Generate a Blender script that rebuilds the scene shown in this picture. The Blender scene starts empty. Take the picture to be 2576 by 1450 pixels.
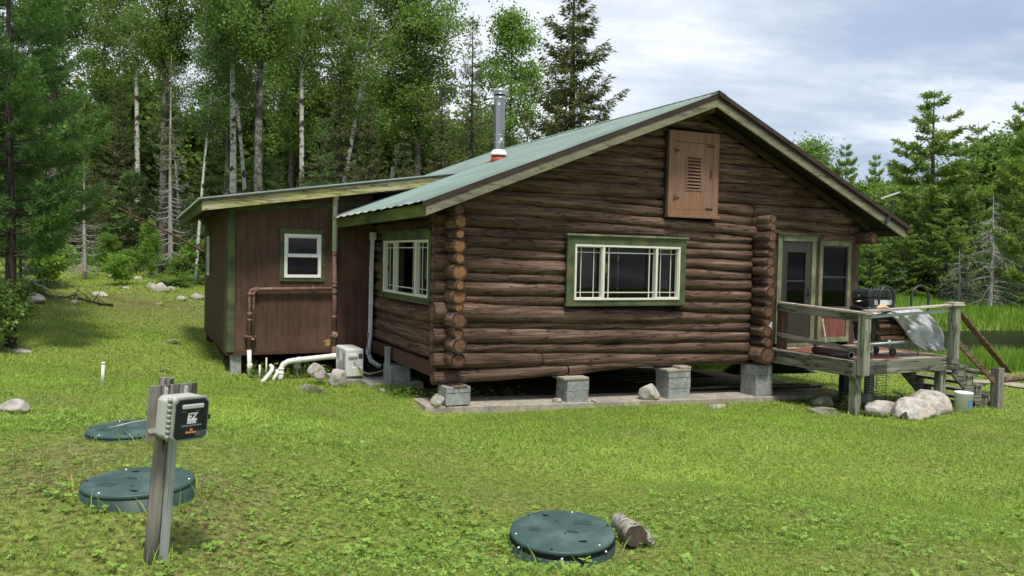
import bpy, math, random
import numpy as np
from mathutils import Matrix, Vector
SC = bpy.context.scene
COL = SC.collection
# ---------------------------------------------------------------- camera (eye is the world origin)
F_PX, PITCH, ROLL = 2054.1, -0.0376, 0.0206
ANG = 0.4381
C0 = np.array([-1.1403, 13.2894, 0.0])
US = np.array([math.cos(ANG), math.sin(ANG), 0.0]); VS = np.array([-math.sin(ANG), math.cos(ANG), 0.0])
_cp, _sp = math.cos(PITCH), math.sin(PITCH)
FW = np.array([0, _cp, _sp]); _r = np.array([1.0, 0, 0]); _u = np.array([0, -_sp, _cp])
RT = math.cos(ROLL) * _r + math.sin(ROLL) * _u; UP = -math.sin(ROLL) * _r + math.cos(ROLL) * _u
cam = bpy.data.cameras.new("camera"); cam.sensor_width = 36; cam.lens = F_PX / 2576 * 36
cam.clip_start = 0.05; cam.clip_end = 2000
co = bpy.data.objects.new("camera", cam); COL.objects.link(co)
co.matrix_world = Matrix(((RT[0], UP[0], -FW[0], 0), (RT[1], UP[1], -FW[1], 0), (RT[2], UP[2], -FW[2], 0), (0, 0, 0, 1)))
SC.camera = co
def ray(px, py): return FW + RT * (px - 1288) / F_PX - UP * (py - 725) / F_PX
def at(px, py, d): return ray(px, py) * d
def W(s, v, z): return C0 + US * s + VS * v + np.array([0, 0, z])
CAB = Matrix(((US[0], VS[0], 0, C0[0]), (US[1], VS[1], 0, C0[1]), (0, 0, 1, 0), (0, 0, 0, 1)))
def toC(P):
    d = np.asarray(P, float) - C0
    return np.array([d @ US, d @ VS, d[2]])
# ---------------------------------------------------------------- materials
M = {}
def nodes(name):
    m = bpy.data.materials.new(name); m.use_nodes = True; nt = m.node_tree; nt.nodes.clear()
    return m, nt, nt.nodes.new, nt.links.new
def ramp(N, stops, interp='LINEAR'):
    r = N('ShaderNodeValToRGB'); r.color_ramp.interpolation = interp
    e = r.color_ramp.elements
    while len(e) < len(stops): e.new(0.5)
    for el, (p, c) in zip(e, stops):
        el.position = p; el.color = (*c, 1) if len(c) == 3 else c
    return r
def pm(name, cols, sc=(3, 3, 3), rough=.85, bump=.3, bdist=.01, detail=8, big=None, bigsc=.7, spec=.3, metal=0, crack=None, var=0, uv=False, dist=0.0, trans=0):
    """noise material: cols ramp over stretched noise; big=(colour, lo, hi) stain by a large noise; crack=(colour, sc, lo, hi)"""
    m, nt, N, L = nodes(name)
    out = N('ShaderNodeOutputMaterial'); b = N('ShaderNodeBsdfPrincipled')
    tc = N('ShaderNodeTexCoord'); mp = N('ShaderNodeMapping'); mp.inputs['Scale'].default_value = sc
    src = tc.outputs['UV'] if uv else tc.outputs['Object']
    L(src, mp.inputs[0])
    n = N('ShaderNodeTexNoise'); n.inputs['Scale'].default_value = 1; n.inputs['Detail'].default_value = detail; n.inputs['Roughness'].default_value = .62
    n.inputs['Distortion'].default_value = dist
    L(mp.outputs[0], n.inputs[0])
    k = len(cols); st = [(.3 + .4 * i / max(1, k - 1), c) for i, c in enumerate(cols)]
    r = ramp(N, st); L(n.outputs['Fac'], r.inputs[0]); cur = r.outputs[0]
    hgt = n.outputs['Fac']
    if big:
        n2 = N('ShaderNodeTexNoise'); n2.inputs['Scale'].default_value = bigsc; n2.inputs['Detail'].default_value = 5
        L(src, n2.inputs[0]); r2 = ramp(N, [(big[1], (0, 0, 0)), (big[2], (1, 1, 1))]); L(n2.outputs['Fac'], r2.inputs[0])
        mx = N('ShaderNodeMix'); mx.data_type = 'RGBA'; L(r2.outputs[0], mx.inputs[0]); L(cur, mx.inputs[6]); mx.inputs[7].default_value = (*big[0], 1); cur = mx.outputs[2]
    if crack:
        mp3 = N('ShaderNodeMapping'); mp3.inputs['Scale'].default_value = crack[1]; L(src, mp3.inputs[0])
        n3 = N('ShaderNodeTexNoise'); n3.inputs['Scale'].default_value = 1; n3.inputs['Detail'].default_value = 3; L(mp3.outputs[0], n3.inputs[0])
        sb = N('ShaderNodeMath'); sb.operation = 'SUBTRACT'; L(n3.outputs['Fac'], sb.inputs[0]); sb.inputs[1].default_value = .5
        ab = N('ShaderNodeMath'); ab.operation = 'ABSOLUTE'; L(sb.outputs[0], ab.inputs[0])
        r3 = ramp(N, [(crack[2], (0, 0, 0)), (crack[3], (1, 1, 1))]); L(ab.outputs[0], r3.inputs[0])
        mx = N('ShaderNodeMix'); mx.data_type = 'RGBA'; L(r3.outputs[0], mx.inputs[0]); mx.inputs[6].default_value = (*crack[0], 1); L(cur, mx.inputs[7]); cur = mx.outputs[2]
        ml = N('ShaderNodeMath'); ml.operation = 'MULTIPLY'; L(hgt, ml.inputs[0]); L(r3.outputs[0], ml.inputs[1])
        hgt = ml.outputs[0]
    if var:
        at_ = N('ShaderNodeAttribute'); at_.attribute_name = 'var'
        mr = N('ShaderNodeMapRange'); L(at_.outputs['Fac'], mr.inputs[0]); mr.inputs[3].default_value = 1 - var; mr.inputs[4].default_value = 1 + var
        hs = N('ShaderNodeHueSaturation'); L(mr.outputs[0], hs.inputs['Value']); L(cur, hs.inputs['Color']); cur = hs.outputs[0]
    L(cur, b.inputs['Base Color']); b.inputs['Roughness'].default_value = rough; b.inputs['Metallic'].default_value = metal
    b.inputs['Specular IOR Level'].default_value = spec
    if bump:
        bp = N('ShaderNodeBump'); bp.inputs['Strength'].default_value = bump; bp.inputs['Distance'].default_value = bdist
        L(hgt, bp.inputs['Height']); L(bp.outputs[0], b.inputs['Normal'])
    L(b.outputs[0], out.inputs[0]); M[name] = m; return m
def leafmat(name, cols, transl=.48, rough=.55, objvar=.12):
    m, nt, N, L = nodes(name); out = N('ShaderNodeOutputMaterial')
    a = N('ShaderNodeAttribute'); a.attribute_name = 'var'
    k = len(cols); r = ramp(N, [(i / (k - 1), c) for i, c in enumerate(cols)]); L(a.outputs['Fac'], r.inputs[0])
    oi = N('ShaderNodeObjectInfo'); mr = N('ShaderNodeMapRange'); L(oi.outputs['Random'], mr.inputs[0]); mr.inputs[3].default_value = 1 - objvar; mr.inputs[4].default_value = 1 + objvar
    hs = N('ShaderNodeHueSaturation'); L(mr.outputs[0], hs.inputs['Value']); L(r.outputs[0], hs.inputs['Color'])
    b = N('ShaderNodeBsdfPrincipled'); L(hs.outputs[0], b.inputs['Base Color']); b.inputs['Roughness'].default_value = rough; b.inputs['Specular IOR Level'].default_value = .25
    t = N('ShaderNodeBsdfTranslucent'); L(hs.outputs[0], t.inputs[0])
    mx = N('ShaderNodeMixShader'); mx.inputs[0].default_value = transl; L(b.outputs[0], mx.inputs[1]); L(t.outputs[0], mx.inputs[2])
    L(mx.outputs[0], out.inputs[0]); M[name] = m; return m
def glassmat(name, tint=.9, refl=1.0):
    m, nt, N, L = nodes(name); out = N('ShaderNodeOutputMaterial')
    t = N('ShaderNodeBsdfTransparent'); t.inputs[0].default_value = (tint, tint, tint, 1)
    g = N('ShaderNodeBsdfGlossy'); g.inputs['Roughness'].default_value = .02; g.inputs[0].default_value = (refl, refl, refl, 1)
    f = N('ShaderNodeFresnel'); f.inputs[0].default_value = 1.5
    mx = N('ShaderNodeMixShader'); L(f.outputs[0], mx.inputs[0]); L(t.outputs[0], mx.inputs[1]); L(g.outputs[0], mx.inputs[2]); L(mx.outputs[0], out.inputs[0])
    M[name] = m
def endmat(name, c_in, c_out, dark):
    m, nt, N, L = nodes(name); out = N('ShaderNodeOutputMaterial'); b = N('ShaderNodeBsdfPrincipled')
    uv = N('ShaderNodeTexCoord'); ln = N('ShaderNodeVectorMath'); ln.operation = 'LENGTH'; 
    fr = N('ShaderNodeVectorMath'); fr.operation = 'FRACTION'; 
    # cap uv: (x,y) about (0,0)
    L(uv.outputs['UV'], ln.inputs[0])
    ns = N('ShaderNodeTexNoise'); ns.inputs['Scale'].default_value = 14; ns.inputs['Detail'].default_value = 4; L(uv.outputs['Object'], ns.inputs[0])
    ad = N('ShaderNodeMath'); ad.operation = 'MULTIPLY_ADD'; L(ns.outputs['Fac'], ad.inputs[0]); ad.inputs[1].default_value = .35; L(ln.outputs['Value'], ad.inputs[2])
    sn = N('ShaderNodeMath'); sn.operation = 'MULTIPLY'; L(ad.outputs[0], sn.inputs[0]); sn.inputs[1].default_value = 42
    s2 = N('ShaderNodeMath'); s2.operation = 'SINE'; L(sn.outputs[0], s2.inputs[0])
    # radial checks
    gd = N('ShaderNodeTexGradient'); gd.gradient_type = 'RADIAL'; L(uv.outputs['UV'], gd.inputs[0])
    g2 = N('ShaderNodeCombineXYZ'); m8 = N('ShaderNodeMath'); m8.operation = 'MULTIPLY'; L(gd.outputs['Fac'], m8.inputs[0]); m8.inputs[1].default_value = 26; L(m8.outputs[0], g2.inputs[0])
    sp = N('ShaderNodeSeparateXYZ'); L(uv.outputs['Object'], sp.inputs[0])
    m9 = N('ShaderNodeMath'); m9.operation = 'MULTIPLY'; L(sp.outputs[2], m9.inputs[0]); m9.inputs[1].default_value = 3; L(m9.outputs[0], g2.inputs[1])
    nr = N('ShaderNodeTexNoise'); nr.inputs['Scale'].default_value = 1; nr.inputs['Detail'].default_value = 2; L(g2.outputs[0], nr.inputs[0])
    r1 = ramp(N, [(.33, dark), (.43, c_in), (.7, c_out)]); L(nr.outputs['Fac'], r1.inputs[0])
    r2 = ramp(N, [(0, (.62, .62, .62)), (1, (1, 1, 1))]); mr = N('ShaderNodeMapRange'); L(s2.outputs[0], mr.inputs[0]); mr.inputs[1].default_value = -1; L(mr.outputs[0], r2.inputs[0])
    mx = N('ShaderNodeMix'); mx.data_type = 'RGBA'; mx.blend_type = 'MULTIPLY'; mx.inputs[0].default_value = 1; L(r1.outputs[0], mx.inputs[6]); L(r2.outputs[0], mx.inputs[7])
    r4 = ramp(N, [(.8, (0, 0, 0)), (1.0, (1, 1, 1))]); L(ad.outputs[0], r4.inputs[0])
    mz = N('ShaderNodeMix'); mz.data_type = 'RGBA'; L(r4.outputs[0], mz.inputs[0]); L(mx.outputs[2], mz.inputs[6]); mz.inputs[7].default_value = (*dark, 1)
    L(mz.outputs[2], b.inputs['Base Color']); b.inputs['Roughness'].default_value = .85; b.inputs['Specular IOR Level'].default_value = .2
    bp = N('ShaderNodeBump'); bp.inputs['Strength'].default_value = .5; bp.inputs['Distance'].default_value = .01; L(nr.outputs['Fac'], bp.inputs['Height']); L(bp.outputs[0], b.inputs['Normal'])
    L(b.outputs[0], out.inputs[0]); M[name] = m
# cabin
pm('log_wood', [(.041, .025, .0175), (.099, .060, .0415), (.162, .103, .075), (.265, .19, .143)], sc=(1.0, 11, 19), bump=.75, bdist=.02, big=((.095, .056, .037), .45, .7), bigsc=1.1, crack=((.012, .007, .005), (.9, 6, 16), .0, .022), rough=.85, spec=.2, var=.22)
pm('log_wood_side', [(.041, .025, .0175), (.099, .060, .0415), (.162, .103, .075), (.265, .19, .143)], sc=(11, 1.0, 19), bump=.75, bdist=.02, big=((.095, .056, .037), .45, .7), bigsc=1.1, crack=((.012, .007, .005), (6, .9, 16), .0, .022), rough=.85, spec=.2, var=.22)
endmat('end_fresh', (.22, .105, .045), (.37, .205, .09), (.06, .028, .016))
endmat('end_brown', (.15, .075, .045), (.24, .135, .08), (.045, .022, .015))
pm('siding', [(.052, .028, .02), (.08, .042, .028), (.102, .055, .037)], sc=(14, 14, 2.2), bump=.35, bdist=.006, big=((.125, .068, .046), .5, .72), bigsc=.9, rough=.75)
pm('brown_trim', [(.055, .026, .02), (.10, .05, .037)], sc=(8, 8, 8), bump=.3, rough=.75)
pm('hatch_paint', [(.155, .082, .05), (.215, .117, .073), (.265, .15, .096)], sc=(22, 22, 1.6), bump=.2, bdist=.003, rough=.7)
pm('red_panel', [(.12, .045, .03), (.19, .075, .05), (.26, .12, .085)], sc=(20, 20, 1.8), bump=.2, bdist=.003, rough=.7)
pm('green_trim', [(.032, .046, .022), (.062, .082, .036), (.095, .115, .052)], sc=(5, 5, 7), bump=.3, bdist=.005, big=((.13, .13, .045), .5, .75), bigsc=2.2, rough=.75)
pm('green_trim_pale', [(.07, .085, .045), (.135, .155, .085), (.2, .215, .135)], sc=(12, 12, 3), bump=.3, bdist=.005, big=((.24, .26, .13), .5, .66), bigsc=3, rough=.75)
pm('fascia_wood', [(.17, .165, .05), (.36, .34, .13), (.52, .47, .24)], sc=(1.5, 8, 12), bump=.35, bdist=.005, big=((.42, .40, .30), .5, .72), bigsc=1.6, rough=.7, crack=((.09, .09, .035), (.7, 5, 9), 0, .02))
pm('fascia_grey', [(.12, .115, .085), (.185, .175, .12), (.25, .235, .16)], sc=(1.5, 8, 8), bump=.3, bdist=.006, big=((.22, .215, .095), .5, .8), bigsc=1.2, rough=.75, crack=((.05, .045, .03), (.7, 5, 7), 0, .012))
pm('fascia_moss', [(.045, .065, .016), (.11, .135, .035), (.19, .2, .06)], sc=(8, 1.5, 12), bump=.3, rough=.8, big=((.035, .04, .016), .5, .7), bigsc=1.2)
pm('dark_edge', [(.022, .014, .011), (.055, .036, .028)], sc=(2, 9, 9), bump=.3, rough=.6)
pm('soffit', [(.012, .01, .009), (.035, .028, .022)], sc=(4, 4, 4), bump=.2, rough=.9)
pm('roof_metal', [(.23, .30, .27), (.28, .355, .32), (.34, .41, .375)], sc=(1.2, 1.2, 1.2), bump=.05, rough=.42, spec=.5, big=((.30, .43, .40), .5, .75), bigsc=.5)
pm('roof_edge_bare', [(.45, .36, .33), (.66, .6, .57)], sc=(6, 6, 6), bump=.1, rough=.5)
pm('white_vinyl', [(.74, .74, .70), (.82, .82, .79)], sc=(9, 9, 9), bump=.04, rough=.45)
pm('cream_vinyl', [(.60, .60, .50), (.70, .70, .60)], sc=(9, 9, 9), bump=.04, rough=.45)
pm('insect_screen', [(.026, .028, .03), (.036, .038, .04)], sc=(3, 3, 3), bump=0, rough=.6)
pm('door_paint', [(.036, .031, .025), (.046, .039, .032)], sc=(5, 5, 5), bump=.05, rough=.5)
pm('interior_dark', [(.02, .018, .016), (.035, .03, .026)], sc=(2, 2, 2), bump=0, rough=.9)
pm('interior_pine', [(.32, .17, .06), (.45, .27, .11)], sc=(2, 9, 9), bump=.1, rough=.7)
glassmat('window_glass', .8, .3)
pm('concrete', [(.20, .195, .18), (.33, .325, .30), (.43, .42, .385)], sc=(9, 9, 9), bump=.5, bdist=.008, big=((.22, .19, .15), .5, .72), bigsc=2.5, rough=.9)
pm('block', [(.17, .18, .175), (.27, .285, .275), (.36, .375, .36)], sc=(16, 16, 16), bump=.5, bdist=.006, big=((.2, .2, .17), .52, .7), bigsc=3, rough=.92, var=.12)
pm('slab_pale', [(.2, .175, .14), (.32, .285, .23), (.43, .39, .32)], sc=(8, 8, 8), bump=.45, bdist=.008, big=((.26, .23, .19), .55, .7), bigsc=2, rough=.92)
# metals, plastics
pm('stainless', [(.24, .245, .245), (.36, .365, .36)], sc=(30, 30, .4), bump=0, rough=.16, metal=1, spec=.5)
pm('cap_steel', [(.38, .40, .42), (.52, .54, .56)], sc=(4, 4, 4), bump=0, rough=.3, metal=.9)
pm('red_boot', [(.36, .06, .03), (.48, .1, .05)], sc=(5, 5, 5), bump=.1, rough=.6)
pm('pipe_brown', [(.12, .065, .046), (.185, .105, .078), (.26, .16, .12)], sc=(9, 9, 4), bump=.15, bdist=.003, rough=.55, big=((.42, .27, .2), .62, .72), bigsc=6)
pm('pipe_white', [(.68, .68, .62), (.80, .80, .75)], sc=(5, 5, 5), bump=.05, rough=.45, big=((.55, .40, .29), .62, .75), bigsc=2.6)
pm('pipe_cream', [(.50, .54, .42), (.62, .65, .52)], sc=(4, 4, 4), bump=.05, rough=.5)
pm('cover_white', [(.56, .58, .62), (.70, .71, .74)], sc=(4, 4, 4), bump=.05, rough=.45)
pm('black_hole', [(.004, .004, .004), (.006, .006, .006)], bump=0, rough=1)
pm('black_metal', [(.014, .015, .017), (.026, .027, .03)], sc=(9, 9, 9), bump=.08, rough=.42, spec=.5)
pm('black_cloth', [(.012, .013, .016), (.03, .032, .038)], sc=(6, 6, 6), bump=.4, bdist=.02, rough=.5)
pm('ac_white', [(.60, .61, .57), (.70, .71, .66)], sc=(4, 4, 4), bump=.03, rough=.42)
pm('ac_grey', [(.30, .31, .32), (.42, .43, .44)], sc=(40, 40, 40), bump=0, rough=.6)
pm('label_blue', [(.06, .16, .42), (.12, .27, .6)], sc=(12, 12, 12), bump=0, rough=.5)
pm('label_yellow', [(.55, .55, .12), (.65, .64, .22)], sc=(12, 12, 12), bump=0, rough=.5)
pm('label_white', [(.66, .67, .66), (.76, .77, .76)], sc=(12, 12, 12), bump=0, rough=.5)
pm('label_grey', [(.05, .055, .065), (.085, .09, .1)], sc=(60, 60, 60), bump=0, rough=.5)
pm('label_orange', [(.66, .19, .07), (.78, .33, .16)], sc=(30, 30, 30), bump=0, rough=.5)
pm('lid_green', [(.022, .052, .046), (.033, .072, .064), (.046, .09, .08)], sc=(5, 5, 5), bump=.12, bdist=.003, rough=.52, spec=.4, big=((.075, .125, .112), .5, .75), bigsc=5)
pm('riser_green', [(.012, .035, .026), (.028, .062, .048)], sc=(4, 4, 14), bump=.25, bdist=.004, rough=.5, big=((.06, .06, .045), .58, .75), bigsc=5)
pm('lid_mark', [(.018, .05, .045), (.04, .085, .078)], sc=(70, 40, 40), bump=.5, bdist=.003, rough=.7)
pm('steel', [(.5, .5, .5), (.6, .6, .6)], bump=0, rough=.3, metal=.9)
pm('box_grey', [(.38, .39, .36), (.46, .47, .44)], sc=(5, 5, 5), bump=.03, rough=.5)
pm('box_face', [(.006, .009, .016), (.010, .014, .024)], sc=(3, 3, 3), bump=0, rough=.22, spec=.55)
pm('box_clear', [(.22, .23, .2), (.3, .31, .27)], sc=(20, 20, 20), bump=.15, rough=.25, spec=.6)
pm('weathered', [(.09, .082, .068), (.2, .185, .155), (.32, .30, .26)], sc=(22, 22, 1.6), bump=.7, bdist=.006, rough=.88, crack=((.02, .018, .015), (7, 7, .7), 0, .03), big=((.10, .11, .075), .55, .7), bigsc=3)
pm('weathered_along', [(.07, .066, .05), (.17, .165, .13), (.31, .30, .24)], sc=(1.6, 18, 22), bump=.6, bdist=.006, rough=.88, crack=((.025, .02, .015), (.7, 6, 8), 0, .03), big=((.13, .15, .085), .52, .7), bigsc=2)
pm('weathered_across', [(.07, .066, .05), (.17, .165, .13), (.31, .30, .24)], sc=(18, 1.6, 22), bump=.6, bdist=.006, rough=.88, crack=((.025, .02, .015), (6, .7, 8), 0, .03), big=((.10, .11, .06), .5, .7), bigsc=2)
pm('deck_post', [(.10, .105, .075), (.22, .23, .17), (.36, .36, .28)], sc=(18, 18, 1.6), bump=.6, bdist=.006, rough=.88, crack=((.05, .05, .035), (6, 6, .7), 0, .025), big=((.15, .19, .1), .5, .7), bigsc=4)
pm('deck_boards', [(.09, .036, .025), (.17, .065, .044), (.25, .115, .08)], sc=(2, 16, 16), bump=.4, bdist=.004, rough=.75, big=((.34, .30, .22), .46, .54), bigsc=1.1)
pm('rail_cap', [(.24, .215, .165), (.40, .36, .29), (.52, .48, .41)], sc=(1.6, 16, 20), bump=.5, bdist=.005, rough=.85, crack=((.06, .045, .03), (.7, 6, 8), 0, .02))
pm('rail_brown', [(.06, .038, .022), (.16, .105, .065), (.25, .18, .12)], sc=(1.6, 16, 20), bump=.5, bdist=.005, rough=.85, crack=((.03, .018, .01), (.7, 6, 8), 0, .03))
pm('foil_tarp', [(.33, .34, .37), (.47, .49, .52), (.64, .66, .7)], sc=(9, 9, 9), bump=1.0, bdist=.05, rough=.5, metal=0, spec=.5, dist=1.6)
pm('tarp_edge', [(.12, .11, .09), (.2, .18, .15)], bump=.1, rough=.7)
pm('firewood', [(.03, .016, .009), (.10, .052, .024), (.2, .115, .055)], sc=(2, 18, 18), bump=.5, rough=.8)
pm('galvanized', [(.32, .35, .35), (.44, .47, .47)], sc=(5, 5, 5), bump=.05, rough=.4, metal=.3)
pm('bucket_white', [(.72, .74, .76), (.8, .81, .83)], sc=(6, 6, 6), bump=.04, rough=.4)
pm('drum_brown', [(.07, .04, .036), (.13, .075, .066)], sc=(5, 5, 5), bump=.1, rough=.45)
pm('orange_cloth', [(.62, .2, .04), (.85, .36, .08)], sc=(9, 9, 9), bump=.4, rough=.8)
pm('leather_tan', [(.55, .34, .2), (.68, .45, .3)], sc=(9, 9, 9), bump=.2, rough=.7)
pm('gravel_bare', [(.2, .17, .13), (.34, .3, .24)], sc=(30, 30, 30), bump=.4, rough=.95)
# stone
pm('rock_grey', [(.17, .16, .14), (.32, .30, .27), (.5, .48, .44)], sc=(9, 9, 9), bump=.8, bdist=.02, rough=.9, big=((.42, .38, .33), .5, .64), bigsc=4)
pm('rock_pale', [(.22, .205, .18), (.39, .365, .325), (.54, .51, .46)], sc=(7, 7, 7), bump=.8, bdist=.02, rough=.9, big=((.42, .345, .28), .52, .66), bigsc=3, crack=((.16, .14, .12), (3, 3, 5), 0, .006))
pm('rock_dark', [(.02, .02, .022), (.06, .06, .062)], sc=(7, 7, 7), bump=.7, rough=.9)
pm('rock_moss', [(.10, .095, .075), (.24, .22, .18), (.36, .33, .28)], sc=(9, 9, 9), bump=.8, bdist=.02, rough=.95, big=((.08, .10, .03), .46, .58), bigsc=4)
# bark
pm('bark_dark', [(.018, .014, .011), (.06, .048, .038), (.12, .10, .085)], sc=(16, 16, 3), bump=.9, bdist=.03, rough=.95, crack=((.01, .008, .006), (9, 9, 1.4), 0, .03))
pm('bark_grey', [(.07, .062, .052), (.17, .155, .13), (.3, .28, .25)], sc=(7, 7, 5), bump=.9, bdist=.03, rough=.95, big=((.045, .038, .03), .48, .56), bigsc=1.1, crack=((.02, .016, .012), (4, 4, 5), 0, .035))
pm('bark_white', [(.34, .32, .27), (.56, .54, .48), (.72, .70, .64)], sc=(3, 3, 16), bump=.4, bdist=.02, rough=.85, big=((.05, .042, .034), .55, .585), bigsc=2.3, crack=((.06, .05, .04), (1.2, 1.2, 7), 0, .022))
pm('bark_dead', [(.22, .21, .19), (.4, .38, .35), (.52, .5, .47)], sc=(9, 9, 3), bump=.4, rough=.95)
pm('bark_redbrown', [(.06, .035, .024), (.15, .095, .065)], sc=(9, 9, 3), bump=.4, rough=.95)
pm('driftwood', [(.12, .105, .085), (.30, .275, .235), (.48, .45, .40)], sc=(26, 26, 26), bump=.8, bdist=.012, rough=.9, crack=((.04, .03, .02), (9, 9, 9), 0, .022))
pm('driftwood_end', [(.03, .024, .018), (.085, .065, .048)], sc=(10, 10, 10), bump=.5, rough=.95)
# foliage
leafmat('leaf_poplar', [(0.104, 0.176, 0.039), (0.184, 0.292, 0.058), (0.28, 0.421, 0.091)])
leafmat('leaf_dark', [(0.074, 0.136, 0.039), (0.125, 0.224, 0.052), (0.191, 0.319, 0.078)])
leafmat('leaf_bright', [(.12, .22, .03), (.19, .33, .05), (.27, .44, .08)])
leafmat('needle_spruce', [(0.075, 0.084, 0.033), (0.136, 0.156, 0.054), (0.21, 0.237, 0.089)], transl=.3, rough=.7)
leafmat('needle_fir', [(0.066, 0.122, 0.039), (0.125, 0.217, 0.058), (0.206, 0.332, 0.097)], transl=.35, rough=.7)
leafmat('needle_pine', [(0.125, 0.19, 0.039), (0.221, 0.339, 0.058), (0.346, 0.503, 0.103)], transl=.4, rough=.6)
leafmat('needle_near', [(.05, .10, .028), (.09, .18, .04), (.15, .28, .065)], transl=.35, rough=.65)
leafmat('needle_cone', [(.035, .035, .016), (.07, .06, .03), (.10, .085, .045)], transl=.1, rough=.8)
leafmat('lichen', [(.12, .125, .095), (.2, .205, .16), (.28, .285, .23)], transl=.1, rough=.9)
leafmat('fern_green', [(.07, .14, .026), (.12, .235, .042), (.18, .33, .065)])
leafmat('grass_blade', [(.42, .35, .17), (.15, .24, .04), (.20, .32, .045), (.28, .43, .05), (.38, .52, .09)], transl=.3, rough=.55, objvar=0)
leafmat('clover', [(.12, .22, .035), (.19, .32, .05), (.27, .42, .075)], transl=.3, rough=.5, objvar=0)
leafmat('reed_blade', [(.10, .20, .025), (.17, .31, .035), (.26, .40, .06)], transl=.4, rough=.5, objvar=0)
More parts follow.
